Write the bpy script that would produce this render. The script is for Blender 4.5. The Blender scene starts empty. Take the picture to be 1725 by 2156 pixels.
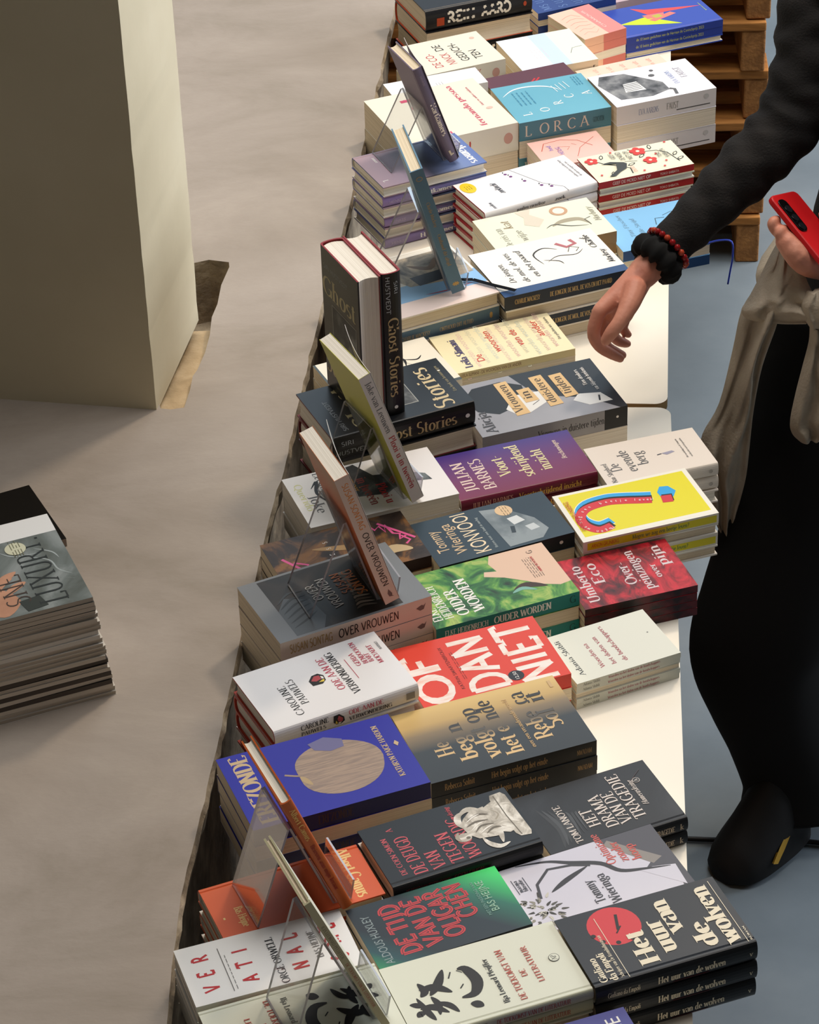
import bpy, bmesh, math, random
from mathutils import Vector, Matrix, noise
from mathutils.geometry import tessellate_polygon

SC = bpy.context.scene
COL = SC.collection
R = math.radians
# ------------------------------------------------------------------ camera, world, lights, exposure
CAM_Z = 3.40
PITCH = R(34.5)
ROLL = R(-2.0)
FPX = 6000.0
cd = bpy.data.cameras.new('camera'); cam = bpy.data.objects.new('camera', cd); COL.objects.link(cam)
cd.sensor_fit = 'VERTICAL'; cd.sensor_height = 36.0; cd.lens = FPX / 2156 * 36.0
cd.clip_start = 0.05; cd.clip_end = 60
cam.matrix_world = Matrix.Translation((0, 0, CAM_Z)) @ Matrix.Rotation(math.pi / 2 - PITCH, 4, 'X') @ Matrix.Rotation(ROLL, 4, 'Z')
SC.camera = cam
SC.view_settings.view_transform = 'Standard'; SC.view_settings.look = 'None'
SC.view_settings.exposure = 0.05; SC.view_settings.gamma = 1.0; SC.view_settings.use_curve_mapping = False

w = bpy.data.worlds.new('hall_daylight'); SC.world = w; w.use_nodes = True
wb = w.node_tree.nodes['Background']; wb.inputs[0].default_value = (0.80, 0.80, 0.78, 1); wb.inputs[1].default_value = 0.075

def area_light(name, loc, target, size, energy, color, size_y=None):
    l = bpy.data.lights.new(name, 'AREA'); l.energy = energy; l.color = color
    l.shape = 'RECTANGLE'; l.size = size; l.size_y = size_y or size
    o = bpy.data.objects.new(name, l); COL.objects.link(o); o.location = loc
    o.rotation_euler = (Vector(target) - Vector(loc)).to_track_quat('-Z', 'Y').to_euler()
    return o
area_light('ceiling_spot', (1.75, 6.1, 5.1), (0.2, 4.5, 0.9), 0.55, 82, (1.0, 0.84, 0.66))
area_light('far_window', (0.6, 10.5, 5.2), (0.3, 4.2, 0.9), 6.0, 125, (0.70, 0.86, 1.0), 4.0)
area_light('side_window', (5.6, 6.4, 2.7), (0.0, 4.4, 0.9), 4.0, 370, (0.84, 0.90, 1.0), 2.2)
area_light('overhead_fill', (0.3, 4.5, 6.2), (-0.1, 4.1, 0.9), 4.0, 185, (1.0, 0.965, 0.93), 1.8)  # soft fill added overhead to brighten the level surfaces, not a known skylight

# ------------------------------------------------------------------ helpers
cP, sP, cR, sR = math.cos(PITCH), math.sin(PITCH), math.cos(ROLL), math.sin(ROLL)
def at(px, py, z):
    """point at height z seen at a photograph pixel (1725 x 2156)"""
    a = px - 862.5; b = py - 1078.0
    u = a * cR + b * sR; v = -a * sR + b * cR
    k = (CAM_Z - z) / (FPX * sP + v * cP)
    return Vector((u * k, (FPX * cP - v * sP) * k, z))
def atY(px, py, y):
    """point at distance y seen at a photograph pixel"""
    a = px - 862.5; b = py - 1078.0
    u = a * cR + b * sR; v = -a * sR + b * cR
    k = y / (FPX * cP - v * sP)
    return Vector((u * k, y, CAM_Z - (FPX * sP + v * cP) * k))

def lin(h):
    h = h.lstrip('#'); out = []
    for i in (0, 2, 4):
        c = int(h[i:i+2], 16) / 255
        out.append(c / 12.92 if c <= 0.04045 else ((c + 0.055) / 1.055) ** 2.4)
    return (out[0], out[1], out[2], 1)
MATS = {}
def M(hexc, rough=0.45, name=None, metal=0.0, spec=0.38):
    key = (hexc, rough, metal, spec)
    if key in MATS: return MATS[key]
    m = bpy.data.materials.new(name or 'print_' + hexc.lstrip('#')); m.use_nodes = True
    b = m.node_tree.nodes['Principled BSDF']
    b.inputs['Base Color'].default_value = lin(hexc); b.inputs['Roughness'].default_value = rough; b.inputs['Specular IOR Level'].default_value = .4
    b.inputs['Metallic'].default_value = metal; b.inputs['Specular IOR Level'].default_value = spec
    MATS[key] = m
    return m
def _base(name, rough):
    m = bpy.data.materials.new(name); m.use_nodes = True
    nt = m.node_tree; b = nt.nodes['Principled BSDF']; b.inputs['Roughness'].default_value = rough; b.inputs['Specular IOR Level'].default_value = .4
    return m, nt, b
def noisy(name, stops, scale=8, detail=6, rough=0.5, dist=0.0, stretch=(1, 1, 1), bump=0.0, bscale=None, rot=(0, 0, 0), nrough=0.55, mixfine=0.0):
    m, nt, b = _base(name, rough)
    N, L = nt.nodes, nt.links
    tc = N.new('ShaderNodeTexCoord'); mp = N.new('ShaderNodeMapping'); mp.inputs['Scale'].default_value = stretch; mp.inputs['Rotation'].default_value = rot
    nz = N.new('ShaderNodeTexNoise'); nz.inputs['Scale'].default_value = scale; nz.inputs['Detail'].default_value = detail
    nz.inputs['Roughness'].default_value = nrough; nz.inputs['Distortion'].default_value = dist
    cr = N.new('ShaderNodeValToRGB'); el = cr.color_ramp.elements
    while len(el) < len(stops): el.new(0.5)
    for e, (p, c) in zip(el, stops): e.position = p; e.color = lin(c)
    L.new(tc.outputs['Object'], mp.inputs['Vector']); L.new(mp.outputs[0], nz.inputs['Vector']); L.new(nz.outputs[0], cr.inputs[0])
    L.new(cr.outputs[0], b.inputs['Base Color'])
    if bump:
        n2 = N.new('ShaderNodeTexNoise'); n2.inputs['Scale'].default_value = bscale or scale * 4; n2.inputs['Detail'].default_value = 8
        bp = N.new('ShaderNodeBump'); bp.inputs['Strength'].default_value = bump; bp.inputs['Distance'].default_value = 0.004
        L.new(mp.outputs[0], n2.inputs['Vector']); L.new(n2.outputs[0], bp.inputs['Height']); L.new(bp.outputs[0], b.inputs['Normal'])
    return m
def grad(name, axis, p0, p1, stops, rough=0.4, wob=0.0):
    """printed colour gradient along one axis of the cover"""
    m, nt, b = _base(name, rough)
    N, L = nt.nodes, nt.links
    tc = N.new('ShaderNodeTexCoord'); sx = N.new('ShaderNodeSeparateXYZ'); mr = N.new('ShaderNodeMapRange')
    mr.inputs['From Min'].default_value = p0; mr.inputs['From Max'].default_value = p1
    cr = N.new('ShaderNodeValToRGB'); el = cr.color_ramp.elements
    while len(el) < len(stops): el.new(0.5)
    for e, (p, c) in zip(el, stops): e.position = p; e.color = lin(c)
    src = tc.outputs['Object']
    if axis == 'XY':
        dt = N.new('ShaderNodeVectorMath'); dt.operation = 'DOT_PRODUCT'; dt.inputs[1].default_value = (0.75, 0.75, 0)
        L.new(src, dt.inputs[0]); L.new(dt.outputs['Value'], mr.inputs['Value'])
    else:
        L.new(src, sx.inputs[0]); L.new(sx.outputs[axis], mr.inputs['Value'])
    L.new(mr.outputs[0], cr.inputs[0]); L.new(cr.outputs[0], b.inputs['Base Color'])
    return m
def page_mat(name, c1, c2):
    m, nt, b = _base(name, 0.75); N, L = nt.nodes, nt.links
    tc = N.new('ShaderNodeTexCoord'); mp = N.new('ShaderNodeMapping'); mp.inputs['Scale'].default_value = (3, 3, 1500)
    nz = N.new('ShaderNodeTexNoise'); nz.inputs['Scale'].default_value = 1.0; nz.inputs['Detail'].default_value = 3
    cr = N.new('ShaderNodeValToRGB'); cr.color_ramp.elements[0].color = lin(c2); cr.color_ramp.elements[1].color = lin(c1)
    cr.color_ramp.elements[0].position = 0.35; cr.color_ramp.elements[1].position = 0.6
    L.new(tc.outputs['Object'], mp.inputs[0]); L.new(mp.outputs[0], nz.inputs['Vector']); L.new(nz.outputs[0], cr.inputs[0]); L.new(cr.outputs[0], b.inputs['Base Color'])
    return m
PAGE_W = page_mat('paper_white', '#F0E9DC', '#D5CCBC')
PAGE_C = page_mat('paper_cream', '#EBDCC2', '#CDBD9F')

def tag(o, label=None, cat=None, group=None, kind=None):
    if label: o['label'] = label
    if cat: o['category'] = cat
    if group: o['group'] = group
    if kind: o['kind'] = kind
    return o
def empty(name, loc, rot=(0, 0, 0)):
    o = bpy.data.objects.new(name, None); COL.objects.link(o); o.location = loc; o.rotation_euler = rot
    o.empty_display_size = 0.03
    return o
def link(name, me, parent=None, mats=()):
    o = bpy.data.objects.new(name, me); COL.objects.link(o)
    for m in mats: me.materials.append(m)
    if parent: o.parent = parent
    return o
class MB:
    """collects shapes for ONE mesh"""
    def __init__(s): s.v = []; s.f = []; s.mi = []; s.mats = []; s.sm = []
    def mat(s, m):
        if m not in s.mats: s.mats.append(m)
        return s.mats.index(m)
    def add(s, vs, fs, m, smooth=False):
        b = len(s.v); s.v += [tuple(p) for p in vs]; k = s.mat(m)
        for f in fs: s.f.append([b + i for i in f]); s.mi.append(k); s.sm.append(smooth)
    def box(s, a, b, m, mtx=None):
        x0, y0, z0 = a; x1, y1, z1 = b
        vs = [Vector(p) for p in ((x0,y0,z0),(x1,y0,z0),(x1,y1,z0),(x0,y1,z0),(x0,y0,z1),(x1,y0,z1),(x1,y1,z1),(x0,y1,z1))]
        if mtx: vs = [mtx @ v for v in vs]
        s.add(vs, [(0,3,2,1),(4,5,6,7),(0,1,5,4),(1,2,6,5),(2,3,7,6),(3,0,4,7)], m)
    def prism_x(s, prof, x0, x1, m, smooth=False):
        """closed (y,z) profile pushed along x"""
        n = len(prof)
        vs = [(x0, y, z) for y, z in prof] + [(x1, y, z) for y, z in prof]
        s.add(vs, [(i, (i+1) % n, n + (i+1) % n, n + i) for i in range(n)], m, smooth)
        tri = tessellate_polygon([[Vector((y, z, 0)) for y, z in prof]])
        s.add(vs, [tuple(t) for t in tri] + [tuple(n + i for i in reversed(t)) for t in tri], m)
    def prism_z(s, prof, z0, z1, m, mtop=None):
        n = len(prof)
        vs = [(x, y, z0) for x, y in prof] + [(x, y, z1) for x, y in prof]
        s.add(vs, [(i, (i+1) % n, n + (i+1) % n, n + i) for i in range(n)], m)
        tri = tessellate_polygon([[Vector((x, y, 0)) for x, y in prof]])
        s.add(vs, [tuple(t) for t in tri], m); s.add(vs, [tuple(n + i for i in reversed(t)) for t in tri], mtop or m)
    def tube(s, pts, rad, m, seg=8, smooth=True):
        pts = [Vector(p) for p in pts]; rings = []; n = len(pts)
        for i, p in enumerate(pts):
            d = (pts[min(i+1, n-1)] - pts[max(i-1, 0)]).normalized()
            a = d.cross(Vector((0, 0, 1))); a = a if a.length > 0.05 else d.cross(Vector((0, 1, 0))); a.normalize(); c = d.cross(a)
            r = rad[i] if isinstance(rad, (list, tuple)) else rad
            rings.append([p + a * math.cos(t) * r + c * math.sin(t) * r for t in [2 * math.pi * k / seg for k in range(seg)]])
        vs = [v for r_ in rings for v in r_]
        fs = [(i*seg+k, i*seg+(k+1) % seg, (i+1)*seg+(k+1) % seg, (i+1)*seg+k) for i in range(n-1) for k in range(seg)]
        fs += [tuple(range(seg))[::-1], tuple((n-1)*seg + k for k in range(seg))]
        s.add(vs, fs, m, smooth)
    def build(s, name, parent=None, recalc=True):
        me = bpy.data.meshes.new(name); me.from_pydata(s.v, [], s.f)
        for m in s.mats: me.materials.append(m)
        for p, k, sm in zip(me.polygons, s.mi, s.sm): p.material_index = k; p.use_smooth = sm
        if recalc:
            bm = bmesh.new(); bm.from_mesh(me); bmesh.ops.recalc_face_normals(bm, faces=bm.faces[:]); bm.to_mesh(me); bm.free()
        me.update()
        return link(name, me, parent)
def bevel(o, wd=0.002, seg=2, ang=40):
    b = o.modifiers.new('bevel', 'BEVEL'); b.width = wd; b.segments = seg; b.limit_method = 'ANGLE'; b.angle_limit = R(ang)
    return o

# ------------------------------------------------------------------ lettering
_fc = {}
def sans(txt):
    """letter outlines of a string, cap height 1, x from 0"""
    if txt in _fc: return _fc[txt]
    cu = bpy.data.curves.new('lettering', 'FONT'); cu.body = txt; cu.resolution_u = 3; cu.size = 1.0
    o = bpy.data.objects.new('lettering', cu); COL.objects.link(o)
    dg = bpy.context.evaluated_depsgraph_get(); me = o.evaluated_get(dg).to_mesh()
    vs = [(v.co.x, v.co.y) for v in me.vertices]; fs = [tuple(p.vertices) for p in me.polygons]
    o.evaluated_get(dg).to_mesh_clear(); bpy.data.objects.remove(o); bpy.data.curves.remove(cu)
    k = 1 / 0.70
    vs = [(x * k, y * k) for x, y in vs]
    wd = max([x for x, _ in vs], default=0.3 * len(txt))
    _fc[txt] = (vs, fs, wd)
    return _fc[txt]

def A_(cx, cy, rx, ry, a0, a1, n=None):
    n = n or max(4, int(abs(a1 - a0) / 24))
    return [(cx + rx * math.cos(R(a0 + (a1 - a0) * i / n)), cy + ry * math.sin(R(a0 + (a1 - a0) * i / n))) for i in range(n + 1)]
GL = {  # skeletons of a roman letter: advance width, strokes
'A': (.74, [[(.06,0),(.36,1)],[(.36,1),(.68,0)],[(.17,.36),(.56,.36)]]),
'B': (.64, [[(.14,0),(.14,1)],[(.14,1)]+A_(.32,.76,.2,.24,90,-90)+[(.14,.52)],[(.14,.52)]+A_(.34,.26,.24,.26,90,-90)+[(.14,0)]]),
'C': (.74, [A_(.42,.5,.35,.5,42,318)]),
'D': (.76, [[(.14,0),(.14,1)],[(.14,1)]+A_(.3,.5,.38,.5,90,-90)+[(.14,0)]]),
'E': (.62, [[(.14,0),(.14,1)],[(.14,1),(.54,1),(.54,.86)],[(.14,.52),(.44,.52)],[(.14,0),(.56,0),(.56,.16)]]),
'F': (.58, [[(.14,0),(.14,1)],[(.14,1),(.54,1),(.54,.86)],[(.14,.52),(.44,.52)]]),
'G': (.78, [A_(.42,.5,.35,.5,42,330),[(.7,.02),(.7,.42)],[(.5,.42),(.78,.42)]]),
'H': (.78, [[(.14,0),(.14,1)],[(.64,0),(.64,1)],[(.14,.52),(.64,.52)]]),
'I': (.32, [[(.16,0),(.16,1)]]),
'J': (.42, [[(.26,1),(.26,.1)]+A_(.13,.06,.13,.16,0,-110)]),
'K': (.72, [[(.14,0),(.14,1)],[(.58,1),(.14,.45)],[(.28,.6),(.64,0)]]),
'L': (.58, [[(.14,0),(.14,1)],[(.14,0),(.54,0),(.54,.18)]]),
'M': (.92, [[(.12,0),(.14,1)],[(.14,1),(.45,.1)],[(.45,.1),(.78,1)],[(.78,1),(.8,0)]]),
'N': (.78, [[(.13,0),(.13,1)],[(.13,1),(.65,0)],[(.65,0),(.65,1)]]),
'O': (.82, [A_(.41,.5,.35,.5,0,360)]),
'P': (.6, [[(.14,0),(.14,1)],[(.14,1)]+A_(.3,.74,.22,.26,90,-90)+[(.14,.48)]]),
'Q': (.82, [A_(.41,.5,.35,.5,0,360),[(.4,.12),(.76,-.18)]]),
'R': (.7, [[(.14,0),(.14,1)],[(.14,1)]+A_(.3,.74,.22,.26,90,-90)+[(.14,.48)],[(.34,.48),(.66,0)]]),
'S': (.56, [A_(.28,.75,.2,.25,50,220)+A_(.28,.25,.22,.27,60,-140)]),
'T': (.66, [[(.33,0),(.33,1)],[(.04,.86),(.04,1),(.62,1),(.62,.86)]]),
'U': (.76, [[(.14,1),(.14,.3)]+A_(.38,.28,.24,.28,180,360)+[(.62,1)]]),
'V': (.72, [[(.05,1),(.36,0)],[(.36,0),(.67,1)]]),
'W': (1.0, [[(.05,1),(.28,0)],[(.28,0),(.5,.9)],[(.5,.9),(.72,0)],[(.72,0),(.95,1)]]),
'X': (.7, [[(.06,1),(.62,0)],[(.62,1),(.06,0)]]),
'Y': (.68, [[(.04,1),(.34,.48)],[(.64,1),(.34,.48),(.34,0)]]),
'Z': (.62, [[(.08,.86),(.08,1),(.54,1),(.06,0),(.56,0),(.56,.16)]]),
'a': (.52, [A_(.26,.45,.17,.21,150,0)+[(.43,0)],A_(.25,.18,.18,.18,90,360)[::1]]),
'b': (.56, [[(.12,1.05),(.12,.05)],A_(.29,.33,.19,.33,150,-150)]),
'c': (.48, [A_(.27,.33,.2,.33,45,315)]),
'd': (.56, [[(.43,1.05),(.43,0)],A_(.26,.33,.19,.33,30,330)]),
'e': (.5, [[(.08,.36),(.44,.36)]+A_(.26,.35,.18,.31,3,310)]),
'f': (.34, [[(.14,0),(.14,.8)]+A_(.27,.84,.13,.2,180,50),[(.03,.66),(.3,.66)]]),
'g': (.52, [A_(.25,.42,.16,.24,0,360),A_(.25,-.13,.2,.17,0,360),[(.16,.2),(.2,.05),(.4,.02)],[(.36,.58),(.5,.68)]]),
'h': (.58, [[(.12,0),(.12,1.05)],A_(.28,.42,.16,.24,160,0)+[(.44,0)]]),
'i': (.28, [[(.14,0),(.14,.66)],[(.14,.86),(.14,.96)]]),
'j': (.28, [[(.16,.66),(.16,-.1)]+A_(.04,-.12,.12,.15,0,-100),[(.16,.86),(.16,.96)]]),
'k': (.54, [[(.12,0),(.12,1.05)],[(.42,.66),(.12,.3)],[(.22,.4),(.48,0)]]),
'l': (.28, [[(.14,0),(.14,1.05)]]),
'm': (.86, [[(.12,0),(.12,.66)],A_(.27,.42,.15,.24,160,0)+[(.42,0)],A_(.57,.42,.15,.24,160,0)+[(.72,0)]]),
'n': (.58, [[(.12,0),(.12,.66)],A_(.28,.42,.16,.24,160,0)+[(.44,0)]]),
'o': (.54, [A_(.27,.33,.2,.33,0,360)]),
'p': (.56, [[(.12,-.32),(.12,.66)],A_(.29,.33,.19,.33,150,-150)]),
'q': (.56, [[(.43,-.32),(.43,.66)],A_(.26,.33,.19,.33,30,330)]),
'r': (.42, [[(.12,0),(.12,.66)],A_(.3,.44,.18,.22,170,60)]),
's': (.42, [A_(.21,.5,.14,.16,50,230)+A_(.21,.17,.16,.17,60,-140)]),
't': (.34, [[(.15,.86),(.15,.14)]+A_(.26,.14,.11,.14,180,300),[(.03,.66),(.3,.66)]]),
'u': (.58, [[(.12,.66),(.12,.22)]+A_(.27,.2,.15,.2,180,340),[(.44,.66),(.44,0)]]),
'v': (.52, [[(.05,.66),(.26,0)],[(.26,0),(.47,.66)]]),
'w': (.76, [[(.05,.66),(.22,0)],[(.22,0),(.38,.6)],[(.38,.6),(.54,0)],[(.54,0),(.71,.66)]]),
'x': (.52, [[(.07,.66),(.45,0)],[(.45,.66),(.07,0)]]),
'y': (.52, [[(.05,.66),(.26,0)],[(.47,.66),(.2,-.22),(.06,-.3)]]),
'z': (.46, [[(.07,.6),(.07,.66),(.4,.66),(.05,0),(.42,0),(.42,.1)]]),
'-': (.36, [[(.05,.36),(.31,.36)]]), '.': (.24, [[(.12,0),(.12,.09)]]), ',': (.24, [[(.13,.08),(.08,-.14)]]),
'?': (.48, [A_(.24,.78,.17,.22,160,-60)+[(.24,.26)],[(.24,0),(.24,.09)]]), '!': (.28, [[(.14,.28),(.14,1)],[(.14,0),(.14,.1)]]),
' ': (.3, []), "'": (.2, [[(.1,.8),(.1,1)]]), '&': (.7, [A_(.3,.76,.16,.22,-40,230)+[(.62,.0)],A_(.28,.24,.22,.24,120,380)]),
}
GL['ë'] = (GL['e'][0], GL['e'][1] + [[(.18,.84),(.18,.94)],[(.34,.84),(.34,.94)]])
GL['ï'] = GL['i']
def stroke_quads(pts, wfun):
    """a ribbon along a polyline; wfun(dx,dy,t) -> half width"""
    n = len(pts); out = []
    cl = n > 3 and math.dist(pts[0], pts[-1]) < 1e-4
    for i, p in enumerate(pts):
        a = pts[i-1] if i > 0 else (pts[-2] if cl else pts[0]); b = pts[i+1] if i < n-1 else (pts[1] if cl else pts[-1])
        dx, dy = b[0] - a[0], b[1] - a[1]; l = math.hypot(dx, dy) or 1; dx /= l; dy /= l
        h = wfun(dx, dy, i / max(1, n - 1)); out.append(((p[0] - dy*h, p[1] + dx*h), (p[0] + dy*h, p[1] - dx*h)))
    vs = []; fs = []
    for i in range(n - 1):
        b = len(vs); vs += [p + (i % 4,) for p in (out[i][0], out[i][1], out[i+1][1], out[i+1][0])]; fs.append((b, b+1, b+2, b+3))
    return vs, fs
def roman(txt, thick=0.075, thin=0.026, serif=True, mono=False, space=0.03):
    key = (txt, thick, thin, serif, mono, space)
    if key in _fc: return _fc[key]
    X = 0; V = []; F = []
    def put(vs, fs, lv=0):
        b = len(V); V.extend([(v[0], v[1], (v[2] if len(v) > 2 else 0) + lv) for v in vs]); F.extend([tuple(b + i for i in f) for f in fs])
    for ch in txt:
        adv, sts = GL.get(ch, GL.get(ch.upper(), GL['o']))
        for si, st in enumerate(sts):
            pts = [(X + x, y) for x, y in st]
            if len(pts) < 2: continue
            wf = (lambda dx, dy, t: thick * 0.9) if mono else (lambda dx, dy, t: thin + (thick - thin) * (abs(dy) ** 1.5) * (1 if dx * dy <= 0.02 or abs(dx) < .2 or len(pts) > 3 else 0.35))
            put(*stroke_quads(pts, wf), lv=4 * si)
            if serif and len(pts) >= 2:
                for (p, q) in ((pts[0], pts[1]), (pts[-1], pts[-2])):
                    if abs(p[1] - q[1]) > 1.2 * abs(p[0] - q[0]) and abs(p[1] - q[1]) > 0.25 and (abs(p[1]) < .01 or abs(p[1] - 1) < .01 or abs(p[1] - .66) < .01 or p[1] > 1.02 or p[1] < -.3):
                        hw = thick + .075; y = p[1]; sgn = 1 if q[1] > y else -1
                        put([(p[0]-hw, y), (p[0]+hw, y), (p[0]+hw*.8, y+sgn*thin*1.6), (p[0]-hw*.8, y+sgn*thin*1.6)], [(0,1,2,3)], lv=26 + si)
        X += adv + space
    _fc[key] = (V, F, X)
    return _fc[key]

def _smooth(P, n):
    Q = [P[0]] + P + [P[-1]]; out = []
    for i in range(1, len(Q) - 2):
        for k in range(n):
            t = k / n; a, b, c, d = Q[i-1], Q[i], Q[i+1], Q[i+2]
            out.append(tuple(.5 * ((2*b[j]) + (-a[j]+c[j])*t + (2*a[j]-5*b[j]+4*c[j]-d[j])*t*t + (-a[j]+3*b[j]-3*c[j]+d[j])*t**3) for j in (0, 1)))
    return out + [P[-1]]
class Face:
    """a printable face: a to the right, b downwards, in metres; fractions of (w,h) in calls"""
    def __init__(s, mb, fn, w, h, start=0): s.mb = mb; s.fn = fn; s.w = w; s.h = h; s.k = start
    def _put(s, vs, fs, m, same=False):
        if not same: s.k += 1
        e = 0.00005 + 0.00004 * s.k
        s.mb.add([s.fn(v[0], v[1], e + (1.2e-6 * v[2] if len(v) > 2 else 0)) for v in vs], fs, m)
    def rect(s, u0, v0, u1, v1, m):
        a0, a1, b0, b1 = u0*s.w, u1*s.w, v0*s.h, v1*s.h
        s._put([(a0, b0), (a1, b0), (a1, b1), (a0, b1)], [(0, 1, 2, 3)], m)
    def ell(s, u, v, ru, rv, m, n=28):
        s._put([(u*s.w + ru*s.h*math.cos(2*math.pi*i/n), v*s.h + rv*s.h*math.sin(2*math.pi*i/n)) for i in range(n)], [tuple(range(n))], m)
    def poly(s, pts, m):
        P = [(u*s.w, v*s.h) for u, v in pts]
        tri = tessellate_polygon([[Vector((a, b, 0)) for a, b in P]])
        s._put(P, [tuple(t) for t in tri], m)
    def line(s, pts, wd, m, taper=False, same=False):
        P = [(u*s.w, v*s.h) for u, v in pts]
        if taper and len(P) > 2: P = _smooth(P, 5)
        wf = (lambda dx, dy, t: wd * s.h * .5 * (0.15 + math.sin(math.pi * min(1, max(0, t))) if taper else 1))
        vs, fs = stroke_quads(P, wf); s._put(vs, fs, m, same)
    def text(s, t, u, v, h, m, font='r', sx=1.0, al='l', rot=0, wt=1.0, sp=0.03, fit=None, sk=0):
        """baseline start (u,v), cap height h (fraction of face height); fit = full width in fraction of face width"""
        if font == 's': vs, fs, wd = sans(t)
        elif font == 'm': vs, fs, wd = roman(t, 0.07 * wt, 0.07 * wt, False, True, sp)
        else: vs, fs, wd = roman(t, 0.078 * wt, 0.024, True, False, sp)
        H = h * s.h
        if fit: sx = fit * s.w / (wd * H)
        off = {'l': 0, 'c': -wd * H * sx / 2, 'r': -wd * H * sx}[al]
        cr, sr = math.cos(R(rot)), math.sin(R(rot)); out = []
        for q in vs:
            x, y = q[0], q[1]; gx = x * H * sx + off + sk * y * H; gy = y * H
            out.append((u*s.w + gx*cr + gy*sr, v*s.h + gx*sr - gy*cr, q[2] if len(q) > 2 else 0))
        s._put(out, fs, m)
    def scribble(s, u, v, wd, h, m, rows=3, th=0.004, seed=0):
        """lines of tiny illegible print as thin dashes"""
        rn = random.Random(seed)
        s.k += 1
        for r_ in range(rows):
            a = 0
            while a < wd:
                l = rn.uniform(.03, .08); b = v + r_ * h
                P = [((u+a)*s.w, b*s.h), ((u+min(a+l, wd))*s.w, b*s.h), ((u+min(a+l, wd))*s.w, (b+th)*s.h), ((u+a)*s.w, (b+th)*s.h)]
                s._put(P, [(0, 1, 2, 3)], m, True); a += l + .02

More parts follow.
